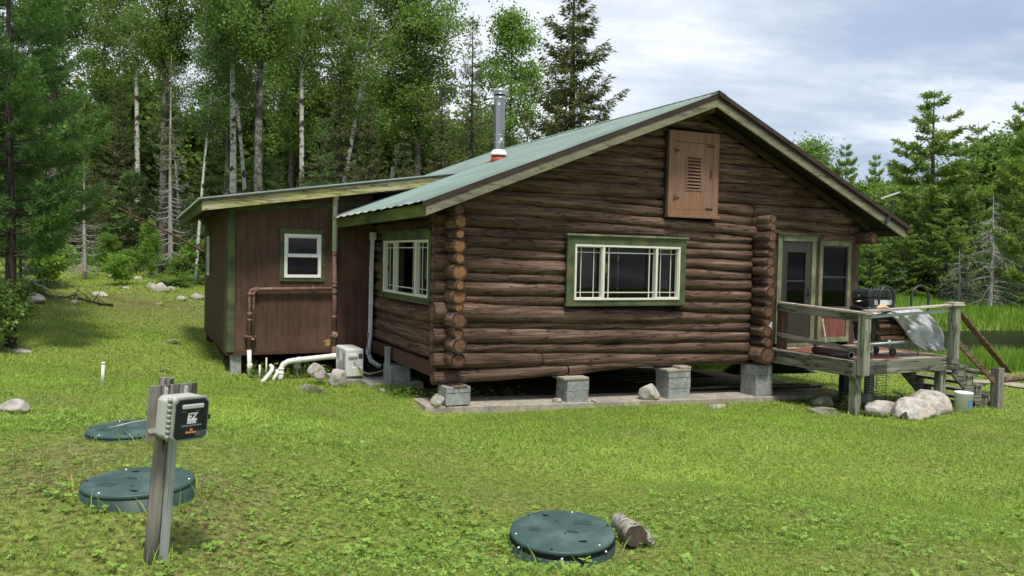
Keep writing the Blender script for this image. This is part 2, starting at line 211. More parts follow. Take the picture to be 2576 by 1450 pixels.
# ---------------------------------------------------------------- mesh builder
MW = {}
def reg(o, m): MW[o.name] = m
class MB:
    def __init__(s): s.v = []; s.f = []; s.m = []; s.uv = {}; s.var = {}; s.sm = []
    def add(s, vs, fs, mi=0, var=None, smooth=False):
        b = len(s.v); s.v.extend([tuple(float(c) for c in p) for p in vs])
        for f in fs:
            s.f.append(tuple(i + b for i in f)); s.m.append(mi); s.sm.append(smooth)
            if var is not None: s.var[len(s.f) - 1] = var
        return b
    def box(s, a0, a1, b0, b1, c0, c1, mp=None, mi=0, var=None):
        vs = [(a, b, c) for a in (a0, a1) for b in (b0, b1) for c in (c0, c1)]
        if mp: vs = [mp(*p) for p in vs]
        s.add(vs, [(0, 1, 3, 2), (4, 6, 7, 5), (0, 4, 5, 1), (2, 3, 7, 6), (0, 2, 6, 4), (1, 5, 7, 3)], mi, var); return s
    def beam(s, p0, p1, w, h, up=(0, 0, 1), mi=0, var=None):
        p0 = np.array(p0, float); p1 = np.array(p1, float); d = p1 - p0; d /= np.linalg.norm(d)
        x = np.cross(d, up); x /= np.linalg.norm(x); y = np.cross(x, d)
        vs = [p + x * a * w / 2 + y * b * h / 2 for p in (p0, p1) for a in (-1, 1) for b in (-1, 1)]
        s.add(vs, [(0, 1, 3, 2), (4, 6, 7, 5), (0, 4, 5, 1), (2, 3, 7, 6), (0, 2, 6, 4), (1, 5, 7, 3)], mi, var); return s
    def tube(s, pts, rad, n=8, mi=0, cap=True, smooth=True, capmi=None, wob=None, flat=1.0, var=None):
        pts = [np.array(p, float) for p in pts]; k = len(pts)
        if not hasattr(rad, '__len__'): rad = [rad] * k
        ref = np.array([0, 0, 1.0]); d0 = pts[-1] - pts[0]
        if abs(d0[2]) > .85 * np.linalg.norm(d0): ref = np.array([1.0, 0, 0])
        vs = []; U_ = []
        for i, p in enumerate(pts):
            d = pts[min(i + 1, k - 1)] - pts[max(i - 1, 0)]; d /= max(1e-9, np.linalg.norm(d))
            x = np.cross(ref, d); x /= max(1e-9, np.linalg.norm(x)); y = np.cross(d, x)
            for j in range(n):
                t = 2 * math.pi * j / n; r = rad[i] * (wob(i, j) if wob else 1)
                vs.append(p + x * math.cos(t) * r + y * math.sin(t) * r * flat)
        fs = [(i * n + j, i * n + (j + 1) % n, (i + 1) * n + (j + 1) % n, (i + 1) * n + j) for i in range(k - 1) for j in range(n)]
        b = s.add(vs, fs, mi, var, smooth)
        if cap:
            for i, fl in ((0, 1), (k - 1, 0)):
                c = len(s.v); s.v.append(tuple(pts[i])); ring = [b + i * n + j for j in range(n)]
                for j in range(n):
                    a, q = ring[j], ring[(j + 1) % n]
                    s.f.append((c, q, a) if fl else (c, a, q)); s.m.append(mi if capmi is None else capmi); s.sm.append(False)
                    t0, t1 = 2 * math.pi * j / n, 2 * math.pi * (j + 1) / n
                    u0 = (math.cos(t0), math.sin(t0)); u1 = (math.cos(t1), math.sin(t1))
                    s.uv[len(s.f) - 1] = [(0, 0), u1, u0] if fl else [(0, 0), u0, u1]
                    if var is not None: s.var[len(s.f) - 1] = var
        return s
    def lathe(s, prof, n=32, c=(0, 0, 0), mi=0, smooth=True):
        vs = [(c[0] + r * math.cos(2 * math.pi * j / n), c[1] + r * math.sin(2 * math.pi * j / n), c[2] + z) for r, z in prof for j in range(n)]
        fs = [(i * n + j, i * n + (j + 1) % n, (i + 1) * n + (j + 1) % n, (i + 1) * n + j) for i in range(len(prof) - 1) for j in range(n)]
        s.add(vs, fs, mi, None, smooth); return s
    def prism(s, poly, c0, c1, mp=None, mi=0):
        n = len(poly); vs = [(a, b, c) for c in (c0, c1) for a, b in poly]
        if mp: vs = [mp(*p) for p in vs]
        s.add(vs, [tuple(range(n - 1, -1, -1)), tuple(range(n, 2 * n))] + [(i, (i + 1) % n, n + (i + 1) % n, n + i) for i in range(n)], mi); return s
    def build(s, name, mats, parent=None, frame=CAB, bevel=0, fix=True):
        me = bpy.data.meshes.new(name)
        base = MW[parent.name] if parent else Matrix.Identity(4)
        X = np.array(base.inverted() @ frame)
        V = np.array(s.v) if s.v else np.zeros((0, 3)); V = V @ X[:3, :3].T + X[:3, 3]
        me.from_pydata([tuple(p) for p in V], [], s.f)
        if not isinstance(mats, (list, tuple)): mats = [mats]
        for m in mats: me.materials.append(M[m])
        me.polygons.foreach_set('material_index', s.m); me.polygons.foreach_set('use_smooth', s.sm)
        if s.uv:
            ul = me.uv_layers.new(name='UVMap')
            for fi, u in s.uv.items():
                st = me.polygons[fi].loop_start
                for q, t in enumerate(u): ul.data[st + q].uv = t
        if s.var:
            a = me.attributes.new('var', 'FLOAT', 'FACE'); arr = np.full(len(s.f), .5, dtype=np.float32)
            for i, t in s.var.items(): arr[i] = t
            a.data.foreach_set('value', arr)
        if fix:
            import bmesh
            bm = bmesh.new(); bm.from_mesh(me); bmesh.ops.recalc_face_normals(bm, faces=bm.faces); bm.to_mesh(me); bm.free()
        me.update()
        o = bpy.data.objects.new(name, me); COL.objects.link(o)
        if parent: o.parent = parent; reg(o, MW[parent.name])
        else: reg(o, Matrix.Identity(4))
        if bevel:
            b = o.modifiers.new('bevel', 'BEVEL'); b.width = bevel; b.segments = 2; b.limit_method = 'ANGLE'; b.angle_limit = .7
        return o
def thing(name, label, cat, loc=(0, 0, 0), frame=CAB, rot=0, group=None):
    o = bpy.data.objects.new(name, None); COL.objects.link(o); o.empty_display_size = .1
    m = frame @ Matrix.Translation(loc) @ Matrix.Rotation(rot, 4, 'Z'); o.matrix_world = m; reg(o, m)
    o['label'] = label; o['category'] = cat
    if group: o['group'] = group
    return o
def tag(o, label, cat, group=None, kind=None):
    o['label'] = label; o['category'] = cat
    if group: o['group'] = group
    if kind: o['kind'] = kind
    return o
def recenter(o):
    """move a top-level mesh's origin to its base"""
    me = o.data; n = len(me.vertices); a = np.empty(n * 3); me.vertices.foreach_get('co', a); a = a.reshape(-1, 3)
    c = (a.min(0) + a.max(0)) / 2; c[2] = a[:, 2].min(); a -= c; me.vertices.foreach_set('co', a.ravel()); me.update(); o.location = c
    return o
def np_mesh(name, V, Q, var=None, mat=None, mats=None, mi=None, smooth=False):
    me = bpy.data.meshes.new(name); V = np.ascontiguousarray(V, dtype=np.float32); Q = np.ascontiguousarray(Q, dtype=np.int32)
    me.vertices.add(len(V)); me.vertices.foreach_set('co', V.ravel()); k = Q.shape[1]
    me.loops.add(Q.size); me.loops.foreach_set('vertex_index', Q.ravel()); me.polygons.add(len(Q))
    me.polygons.foreach_set('loop_start', np.arange(0, Q.size, k, dtype=np.int32))
    for m in (mats or [mat]): me.materials.append(M[m])
    if mi is not None: me.polygons.foreach_set('material_index', np.asarray(mi, dtype=np.int32))
    me.update(calc_edges=True)
    if smooth: me.polygons.foreach_set('use_smooth', np.ones(len(Q), dtype=bool))
    if var is not None:
        a = me.attributes.new('var', 'FLOAT', 'FACE'); a.data.foreach_set('value', np.asarray(var, dtype=np.float32))
    return me
def obj(name, me, parent=None):
    o = bpy.data.objects.new(name, me); COL.objects.link(o)
    if parent: o.parent = parent
    return o
# ---------------------------------------------------------------- ground height
def gp(px, py, d): p = at(px, py, d); return (p[0], p[1], p[2])
CP = [(0, 0, -1.6), (-3.5, 0, -1.5), (3.5, 0, -1.62), (0, -6, -1.6), (-8, -3, -1.5), (8, -3, -1.7),
      gp(405, 1425, 4.0), gp(300, 1276, 4.62), gp(230, 1105, 6.2), gp(1360, 1420, 4.58), gp(1580, 1385, 4.85), gp(1288, 1449, 4.1), gp(2560, 1440, 4.3), gp(900, 1449, 4.05),
      tuple(W(-.5, -.4, -2.52)), tuple(W(-.4, .4, -2.46)), tuple(W(2, -.5, -2.565)), tuple(W(4, -.5, -2.61)), tuple(W(6, -.5, -2.67)), tuple(W(8.8, -2.4, -2.62)), tuple(W(6.9, -2.3, -2.62)), tuple(W(10.4, -2.4, -2.72)),
      tuple(W(-2.7, 4.2, -2.44)), tuple(W(-2.8, 9.6, -2.2)), tuple(W(-.6, 3, -2.5)), tuple(W(4, 5, -2.62)), tuple(W(9, 5, -2.8)), tuple(W(3, -4.5, -2.15)),
      gp(257, 972, 11), gp(40, 888, 15.2), gp(245, 745, 25), gp(390, 727, 27.5), gp(70, 755, 24), gp(250, 692, 32), gp(0, 700, 22), gp(420, 865, 17), gp(500, 690, 33),
      gp(2560, 958, 20.5), gp(2460, 965, 19.6), gp(2560, 1150, 10.5), gp(2300, 1220, 8.4), gp(2500, 870, 27.5), gp(2450, 775, 58), gp(2560, 770, 60)]
CP += [(-40, 45, .5), (-20, 60, .8), (0, 60, .4), (15, 60, -1.5), (60, 60, -2.6), (60, 20, -2.8), (-50, 10, -.5), (100, 100, -1), (-60, 100, 3), (0, 110, 3), (50, 110, 1), (0, -30, -1.5), (-30, -20, -1), (30, -20, -2)]
CPA = np.array(CP)
def _phi(r): return np.sqrt(r * r + .3)
_n = len(CPA); _D = np.linalg.norm(CPA[:, None, :2] - CPA[None, :, :2], axis=2)
_A = np.zeros((_n + 3, _n + 3)); _A[:_n, :_n] = -_phi(_D) + np.eye(_n) * -.03; _A[:_n, _n] = 1; _A[:_n, _n + 1:] = CPA[:, :2]; _A[_n, :_n] = 1; _A[_n + 1:, :_n] = CPA[:, :2].T
_w = np.linalg.solve(_A, np.concatenate([CPA[:, 2], [0, 0, 0]]))
PADS = [(*at(1415, 1333, 4.76)[:2], -1.705, .5), (*at(349, 1208, 4.76)[:2], -1.425, .5), (*at(399, 1425, 4.02)[:2], float(at(399, 1420, 4.02)[2]), .35), (*at(324, 1076, 6.4)[:2], -1.425, .5)]
def pond_uv(x, y): return (x - 21) * .97 + (y - 32.6) * .24, -(x - 21) * .24 + (y - 32.6) * .97
def ground(x, y):
    x = np.atleast_1d(np.asarray(x, float)); y = np.atleast_1d(np.asarray(y, float)); z = np.zeros_like(x) + _w[_n] + _w[_n + 1] * x + _w[_n + 2] * y
    for i in range(_n): z -= _w[i] * _phi(np.hypot(x - CPA[i, 0], y - CPA[i, 1]))
    # pond basin
    pu, pv = pond_uv(x, y); z = z - np.exp(-(pu / 26) ** 4 - (pv / 5.6) ** 4) * 1.0
    for lx, ly, lz, lr in PADS:
        w_ = np.exp(-(np.hypot(x - lx, y - ly) / lr) ** 4); z = z * (1 - w_) + lz * w_
    z += .02 * np.sin(x * 2.1 + 1) * np.sin(y * 1.7) + .012 * np.sin(x * 5.3) * np.sin(y * 4.7 + 2)
    return z
def g1(x, y): return float(ground(x, y)[0])
def gpt(px, py, dmin=3):
    """where a sight line meets the ground: used to read positions off the terrain"""
    d = dmin; r = ray(px, py)
    while d < 150:
        p = r * d
        if p[2] < g1(p[0], p[1]): break
        d += .1
    p = r * d; return np.array([p[0], p[1], g1(p[0], p[1])]), d
# ---------------------------------------------------------------- log cabin
R = random.Random(7)
cabin = thing('log_cabin', 'brown log cabin with green metal roof and a board-sided addition on its left', 'cabin')
VW = 4.2703          # front plane of the addition
def on_front(off=0.0): return lambda a, b, c: (a, -off - c, b)            # a=s, b=z, c=outward
def on_side(s0): return lambda a, b, c: (s0 - c, a, b)                     # a=v
def on_add(a, b, c): return (a, VW - c, b)
def on_addside(a, b, c): return (-2.8774 - c, a, b)
def slope_z(s): return 3.0 + .395 * (s - 4.99) if s < 4.99 else 3.0 - .449 * (s - 4.99)   # underside of the roof at the gable
def log(mb, p0, p1, r0, r1, seed, mi=0, capmi=None, n=16, step=.16, flat=1.0, wv=.012, var=None):
    q = random.Random(seed); p0 = np.array(p0, float); p1 = np.array(p1, float); L_ = np.linalg.norm(p1 - p0); k = max(2, int(L_ / step) + 1)
    ph = [q.uniform(0, 6.3) for _ in range(6)]; knots = [(q.uniform(0, L_), q.uniform(0, 6.3), q.uniform(.06, .16)) for _ in range(int(L_ * 1.3) + 1)]
    pts = []; rad = []
    for i in range(k):
        t = i / (k - 1); l = t * L_
        w = wv * (math.sin(l * 1.9 + ph[0]) + .6 * math.sin(l * 4.3 + ph[1])); w2 = wv * .8 * math.sin(l * 1.3 + ph[2])
        c = p0 + (p1 - p0) * t; c = c + np.array([0, 0, w]); d = (p1 - p0) / L_; c = c + np.cross(d, (0, 0, 1)) * w2
        pts.append(c); rad.append((r0 + (r1 - r0) * t) * (1 + .035 * math.sin(l * 3.1 + ph[3]) + .02 * math.sin(l * 8.7 + ph[4])))
    def wob(i, j):
        t = 2 * math.pi * j / n; l = i / (k - 1) * L_; r = 1 + .02 * math.sin(2 * t + ph[5] + l) + .016 * math.sin(5 * t + l * 2.3 + ph[1]) + .01 * math.sin(9 * t + l * 6)
        for kl, kt, ka in knots:
            dd = ((l - kl) / .07) ** 2 + (((t - kt + math.pi) % (2 * math.pi) - math.pi) / .35) ** 2
            if dd < 6: r += ka * math.exp(-dd)
        return r
    mb.tube(pts, rad, n, mi, True, True, capmi, wob, flat, var=q.random() if var is None else var)
zL = [-1.87, -1.618, -1.458, -1.204, -1.106, -.799, -.638, -.421, -.263, -.010, .141, .333, .481, .725, .92, 1.112]
zR = [-2.002, -1.787, -1.565, -1.36, -1.191, -1.0, -.78, -.562, -.358, -.177, .034, .217, .362, .527, .725, .92, 1.13, 1.346, 1.508, 1.671, 1.869, 2.065, 2.282, 2.46, 2.64, 2.8, 2.93]
while len(zL) < len(zR): zL.append(zR[len(zL)] + (0.02 if len(zL) % 2 else -.01))
OPEN = [(2.30, 4.73, -.76, .37), (4.36, 5.45, .88, 2.36)]
def zlerp(k, s): t = (s - .8) / 5.2; return zL[k] + (zR[k] - zL[k]) * t
mb = MB()
for k in range(len(zR) - 1):
    s0, s1 = -.14, 6.44
    if k >= 13: s1 = 9.28
    zc = (zlerp(k, 3) + zlerp(k + 1, 3)) / 2; hh = (zlerp(k + 1, 3) - zlerp(k, 3)) / 2
    if zc + hh > .55:   # under the roof planes
        lim = zc + hh * .8
        s0 = max(s0, 4.99 - (3.0 - lim) / .395 + .16); s1 = min(s1, 4.99 + (3.0 - lim) / .449 - .14)
    if s1 - s0 < .2: continue
    segs = [(s0, s1)]
    for a, b, lo, hi in OPEN:
        if zc + hh * .6 > lo and zc - hh * .6 < hi:
            ns = []
            for x, y in segs:
                if a > x and a < y: ns += [(x, a), (b, y)]
                else: ns.append((x, y))
            segs = [q for q in ns if q[1] - q[0] > .1]
    if k == 0: segs = [(-.13, 1.85), (1.87, 6.44)]
    if k in (14, 15): segs = [w for q in segs for w in (((q[0], 6.42), (6.44, q[1])) if q[0] < 6.4 < q[1] else (q,))]
    sd = R.random() * 99; vr = R.random()
    for a, b in segs:
        z = lambda s: (zlerp(k, s) + zlerp(k + 1, s)) / 2; r = lambda s: (zlerp(k + 1, s) - zlerp(k, s)) / 2 * 1.09
        log(mb, (a, .085, z(a)), (b, .085, z(b)), r(a), r(b), sd, 0, 1 if a < 0 else 2, wv=.008, var=vr)
log(mb, (-.12, .07, -1.985), (2.35, .07, -1.975), .118, .105, 5, 0, 2); log(mb, (2.38, .05, -1.955), (4.45, .05, -1.865), .105, .085, 6, 0, 2)
mb.box(-.05, 9.2, .10, .16, -2.0, .45, mi=3) if False else None
wall = mb.build('log_wall', ['log_wood', 'end_brown', 'end_brown'], cabin, fix=False)
# lining added behind the logs to block light, window opening left free
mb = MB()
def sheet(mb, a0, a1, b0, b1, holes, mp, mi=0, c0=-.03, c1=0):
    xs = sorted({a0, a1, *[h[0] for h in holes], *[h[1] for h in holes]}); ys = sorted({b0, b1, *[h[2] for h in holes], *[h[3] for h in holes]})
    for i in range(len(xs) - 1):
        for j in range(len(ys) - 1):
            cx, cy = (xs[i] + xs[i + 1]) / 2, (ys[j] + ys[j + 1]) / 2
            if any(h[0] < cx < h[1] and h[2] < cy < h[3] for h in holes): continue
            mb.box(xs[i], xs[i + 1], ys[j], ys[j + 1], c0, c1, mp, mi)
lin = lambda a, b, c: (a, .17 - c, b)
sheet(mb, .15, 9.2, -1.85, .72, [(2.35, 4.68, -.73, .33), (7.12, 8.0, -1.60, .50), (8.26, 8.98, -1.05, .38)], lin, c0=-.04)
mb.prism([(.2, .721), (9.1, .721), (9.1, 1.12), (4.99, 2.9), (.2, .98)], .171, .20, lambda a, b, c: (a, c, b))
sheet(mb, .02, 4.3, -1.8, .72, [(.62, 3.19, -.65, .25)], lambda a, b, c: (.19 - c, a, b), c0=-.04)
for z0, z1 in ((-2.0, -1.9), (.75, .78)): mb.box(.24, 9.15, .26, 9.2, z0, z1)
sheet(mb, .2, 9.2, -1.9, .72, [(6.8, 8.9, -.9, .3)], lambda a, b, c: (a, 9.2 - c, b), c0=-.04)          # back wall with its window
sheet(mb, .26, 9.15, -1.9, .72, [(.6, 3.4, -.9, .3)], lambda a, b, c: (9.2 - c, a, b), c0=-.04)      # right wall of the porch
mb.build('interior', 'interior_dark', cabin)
# side wall logs and the projecting ends that make the corner
ends = [(.749, .102), (.546, .115), (.362, .075), (.163, .118), (-.041, .082), (-.258, .132), (-.463, .082), (-.656, .118), (-.81, .08), (-1.029, .141), (-1.247, .09), (-1.441, .13), (-1.673, .126)]
mb = MB()
for i, (z, r) in enumerate(ends):
    fr = 1 if 1 <= i <= 8 else 2; sv = R.uniform(-.43, -.36) if i < 12 else -.36
    sx = .135 + .003 * i
    win = -.72 < z < .31
    if win:
        log(mb, (sx, sv, z), (sx, .66, z), r, r, i + 40, 0, fr, wv=.004); log(mb, (sx, 3.14, z), (sx, 4.3, z), r, r * 1.02, i + 60, 0, 2, wv=.004)
    else: log(mb, (sx, sv, z), (sx, 4.3, z), r, r * 1.05, i + 40, 0, fr, wv=.006)
mb.build('side_log_wall', ['log_wood_side', 'end_fresh', 'end_brown'], cabin, fix=False)
mb = MB()
for i, (z, r) in enumerate(zip((.828, .687, .504, .335, .19, .02, -.165, -.358, -.56, -.755, -.955, -1.137, -1.336, -1.549, -1.79), (.088, .077, .107, .078, .078, .095, .11, .09, .112, .085, .119, .078, .115, .09, .17))):
    log(mb, (6.60 - i * .004, R.uniform(-.43, -.36), z), (6.60, .3, z), r, r, i + 80, 0, 1, wv=.002, step=.12)
mb.build('crossing_log_ends', ['log_wood_side', 'end_brown'], cabin, fix=False)
mb = MB(); log(mb, (9.28, -.42, .545), (9.28, 3.4, .545), .115, .115, 91, 0, 1, wv=.002); mb.build('purlin', ['log_wood_side', 'end_brown'], cabin, fix=False); mb = MB()
log(mb, (4.99, -.50, 2.76), (4.99, .3, 2.76), .06, .06, 93, 0, 1, wv=.001); mb.build('purlin', ['log_wood_side', 'end_brown'], cabin, fix=False)
for nm_, bx_ in (('skirt_board', (-.02, .06, .19, 4.25, -2.03, -1.79)), ('wall_board', (6.72, 7.06, .0, .08, -1.7, .56)), ('wall_board', (8.08, 8.18, .0, .08, -1.7, .53)), ('wall_board', (9.06, 9.24, -.01, .1, -1.7, .53)), ('wall_board', (8.19, 9.05, -.012, .07, .472, .57)), ('corner_board', (9.243, 9.34, .0, .12, -1.8, .55))):
    mb = MB(); mb.box(*bx_); mb.build(nm_, 'green_trim' if nm_ == 'corner_board' else 'brown_trim', cabin, bevel=.004)
# inner rake board against the gable logs
mb = MB()
for (a, za), (b, zb) in (((4.99, 2.83), (9.45, .82)),):
    mb.prism([(a, za - .10), (a, za + .03), (b, zb + .03), (b, zb - .10)], -.14, -.10, lambda s, z, v: (s, v, z))
mb.build('rake_trim', 'dark_edge', cabin)
# -------- windows
def ring(mb, a0, a1, b0, b1, w, c0, c1, mp, mi=0, wt=None, wb=None):
    wt = wt or w; wb = wb or w
    mb.box(a0, a1, b1 - wt, b1, c0, c1, mp, mi); mb.box(a0, a1, b0, b0 + wb, c0, c1, mp, mi)
    mb.box(a0, a0 + w, b0 + wb, b1 - wt, c0, c1 - .002, mp, mi); mb.box(a1 - w, a1, b0 + wb, b1 - wt, c0, c1 - .002, mp, mi)
def muntins(mb, a0, a1, b0, b1, ia, ib, mp, c0, c1, w=.018, mi=0):
    for a in (a0 + ia, a1 - ia): mb.box(a - w / 2, a + w / 2, b0, b1, c0, c1, mp, mi)
    for b in (b0 + ib, b1 - ib): mb.box(a0, a1, b - w / 2, b + w / 2, c0 + .002, c1 + .002, mp, mi)
def picture_window(a0, a1, b0, b1, mp, trim, fl, ml, mr, fr, dark=False):
    """three-light window: side sashes with screens, grille bars near the pane edges"""
    W_ = a1 - a0; X = lambda f: a0 + W_ * f; t = .15
    mb = MB(); ring(mb, a0, a1, b0, b1, X(fl) - a0, 0, .05, mp, 0, t, .075)
    mb.box(a0 - .02, a1 + .03, b1 + .0, b1 + .035, 0, .085, mp, 1); mb.box(a0 - .02, a1 + .01, b0 - .03, b0 + .012, 0, .08, mp, 0)
    w = mb.build('window', [trim, 'green_trim_pale' if not dark else trim], cabin, bevel=.003)
    i0, i1, j0, j1 = X(fl), X(fr), b0 + .075, b1 - t
    if dark: mp0 = mp; mp = lambda a, b, c: mp0(a, b, c if c < 0 else c * .4 + .028)
    fm = MB(); ring(fm, i0, i1, j0, j1, .034, -.06, .066, mp)
    for m_ in (X(ml), X(mr)): fm.box(m_ - .022, m_ + .022, j0 + .034, j1 - .034, -.06, .064, mp)
    for p, q in ((i0 + .034, X(ml) - .022), (X(mr) + .022, i1 - .034)): ring(fm, p, q, j0 + .034, j1 - .034, .014, -.03, .045, mp)
    f = fm.build('frame', 'cream_vinyl', w, bevel=.002)
    for p, q, scr in ((i0 + .048, X(ml) - .036, 1), (X(ml) + .022, X(mr) - .022, 0), (X(mr) + .036, i1 - .048, 1)):
        pb = MB(); pb.box(p, q, j0 + .034, j1 - .034, -.045, -.040, mp); pb.build('pane', 'window_glass', w)
        gb = MB(); muntins(gb, p, q, j0 + .034, j1 - .034, (q - p) * (.10 if not scr else .24), .10, mp, -.036 if scr else .0, -.026 if scr else .012, .012 if scr else .017)
        gb.build('grille', 'cream_vinyl', w)
        if scr:
            sb = MB(); sb.box(p, q, j0 + .034, j1 - .034, -.072, -.069, mp); sb.build('screen', 'insect_screen', w)
    return w
picture_window(2.257, 4.776, -.80, .40, on_front(.06), 'green_trim', .058, .29, .738, .945)
w2 = picture_window(.45, 3.36, -.80, .42, on_side(.0), 'green_trim', .04, .28, .72, .96, True)
w2['label'] = 'shaded side window with cream frame under the eave'
# curtain panel seen behind the front window sash
mb = MB(); mb.box(4.30, 4.42, -.70, .25, -.20, -.16, on_front(0)); mb.build('inner_jamb', 'green_trim_pale', cabin)
# addition window (double hung) and its left side window
def hung(a0, a1, b0, b1, mp, lab, trimw=.085):
    mb = MB(); ring(mb, a0, a1, b0, b1, trimw, 0, .03, mp, 0, trimw * 1.2, trimw * .9); w = mb.build('window', 'green_trim', cabin, bevel=.003); w['label'] = lab
    i0, i1, j0, j1 = a0 + trimw, a1 - trimw, b0 + trimw * .9, b1 - trimw * 1.2; m = (j0 + j1) / 2
    f = MB(); ring(f, i0, i1, j0, j1, .06, -.05, .045, mp); f.box(i0 + .06, i1 - .06, m - .025, m + .025, -.05, .038, mp); ring(f, i0 + .06, i1 - .06, m + .025, j1 - .06, .02, -.04, .02, mp)
    f.build('frame', 'white_vinyl', w, bevel=.003)
    g = MB(); g.box(i0 + .06, i1 - .06, j0 + .06, j1 - .06, -.03, -.026, mp); g.build('pane', 'window_glass', w)
hung(-1.8875, -.985, -.5762, .48, on_add, 'white double-hung window in the brown addition')
hung(7.9, 8.7, -.65, .45, on_addside, 'white window seen edge-on in the addition side')
# hatch
mp = on_front(.05)
mb = MB(); ring(mb, 4.332, 5.480, .85, 2.397, .14, -.02, .06, mp, 0, .2, .10); mb.box(4.31, 5.50, .80, .85, -.02, .10, mp); mb.box(4.30, 4.345, .86, 2.39, -.08, .04, mp, 1)
h = mb.build('hatch', ['hatch_paint', 'dark_edge'], cabin, bevel=.004)
mb = MB(); sheet(mb, 4.475, 5.345, .955, 2.19, [(4.745, 5.06, 1.34, 1.92)], mp, c0=.02, c1=.05); mb.build('hatch_door', 'hatch_paint', h, bevel=.002)
mb = MB(); ring(mb, 4.72, 5.085, 1.31, 1.95, .03, .045, .062, mp)
for i in range(9):
    z = 1.365 + i * .062; mb.add([mp(a, b, c) for a in (4.745, 5.06) for b, c in ((z, .058), (z + .008, .060), (z + .05, .022), (z + .042, .02))], [(0, 1, 2, 3), (7, 6, 5, 4), (0, 4, 5, 1), (1, 5, 6, 2), (2, 6, 7, 3), (3, 7, 4, 0)])
mb.build('louvre', 'hatch_paint', h)
mb = MB(); mb.box(4.74, 5.065, 1.335, 1.925, -.02, .0, mp); mb.build('louvre_backing', 'black_hole', h)
for z in (1.16, 2.03):
    mb = MB(); mb.add([mp(a, b, c) for c in (.05, .057) for a, b in ((4.46, z - .045), (4.46, z + .045), (4.60, z))], [(0, 1, 2), (5, 4, 3), (0, 3, 4, 1), (1, 4, 5, 2), (2, 5, 3, 0)]); mb.tube([mp(4.455, z - .06, .058), mp(4.455, z + .06, .058)], .01, 8); mb.build('hinge', 'brown_trim', h)
mb = MB(); mb.tube([mp(5.285, 1.56, .05), mp(5.285, 1.575, .085), mp(5.285, 1.70, .085), mp(5.285, 1.715, .05)], .009, 8); mb.build('handle', 'brown_trim', h)
for x, z in ((5.27, 2.15), (5.26, .985)):
    mb = MB(); mb.box(x - .07, x + .08, z - .015, z + .015, .05, .062, mp); mb.tube([mp(x - .06, z, .068), mp(x + .09, z, .068)], .008, 8); mb.build('bolt', 'brown_trim', h)
# door and porch window
mp = on_front(.0)
mb = MB(); mb.box(7.06, 7.17, -1.62, .44, 0, .05, mp); mb.box(7.97, 8.08, -1.62, .44, 0, .05, mp); mb.box(7.05, 8.09, .44, .56, 0, .052, mp); mb.box(7.02, 8.12, .56, .595, 0, .09, mp, 1); mb.box(7.1, 8.05, -1.68, -1.62, 0, .06, mp)
d = mb.build('door', ['green_trim_pale', 'green_trim'], cabin, bevel=.003)
mb = MB(); sheet(mb, 7.175, 7.965, -1.615, .435, [(7.32, 7.80, -.93, .22)], mp, c0=.0, c1=.03); ring(mb, 7.29, 7.83, -.96, .25, .03, .03, .042, mp); mb.box(7.32, 7.80, -.375, -.345, .01, .035, mp); mb.build('leaf', 'door_paint', d, bevel=.002)
mb = MB(); mb.box(7.32, 7.80, -.345, .22, .012, .016, mp); mb.box(7.32, 7.80, -.93, -.375, .018, .022, mp); mb.build('pane', 'window_glass', d)
mb = MB(); mb.tube([mp(7.885, -.52, .03), mp(7.885, -.53, .075), mp(7.885, -.64, .075), mp(7.885, -.66, .03)], .012, 8); mb.tube([mp(7.885, -.55, .06), mp(7.84, -.54, .07)], .01, 8); mb.build('handle', 'black_metal', d)
mb = MB(); ring(mb, 8.1814, 9.0614, -1.0, .47, .085, 0, .05, mp, 0, .10, .09); ring(mb, 8.1814, 9.0614, -1.62, -1.0, .085, 0, .048, mp, 0, .05, .10); w = mb.build('window', 'green_trim_pale', cabin, bevel=.003); w['label'] = 'tall porch window beside the door with a wooden panel below'
mb = MB(); ring(mb, 8.266, 8.976, -.91, .37, .03, -.02, .03, mp); mb.box(8.296, 8.946, -.29, -.255, -.02, .028, mp); mb.build('frame', 'door_paint', w)
mb = MB(); mb.box(8.296, 8.946, -.88, .34, .0, .004, mp); mb.build('pane', 'window_glass', w)
mb = MB(); mb.box(8.266, 8.976, -1.52, -1.05, 0, .012, mp); mb.build('panel', 'red_panel', w)
# things seen through those panes: an inner window frame on the far wall
mb = MB(); bk = lambda a, b, c: (a, 9.1 - c, b); muntins(mb, 6.8, 8.9, -.9, .3, .5, .3, bk, 0, .04, .05); ring(mb, 6.8, 8.9, -.9, .3, .06, 0, .05, bk)
rs = lambda a, b, c: (9.1 - c, a, b); ring(mb, .6, 3.4, -.9, .3, .07, 0, .05, rs); muntins(mb, .6, 3.4, -.9, .3, .9, .3, rs, 0, .04, .04); mb.build('far_window_frame', 'interior_pine', cabin)
mb = MB(); mb.box(-.07, .0, .34, .42, .1, .2); 
# junction box by the crossing logs
mb = MB(); mb.box(6.86, 6.94, -1.34, -1.18, .0, .07, mp); mb.box(6.87, 6.93, -1.6, -1.34, .0, .05, mp, 1); mb.build('outlet_box', ['label_white', 'black_metal'], cabin)
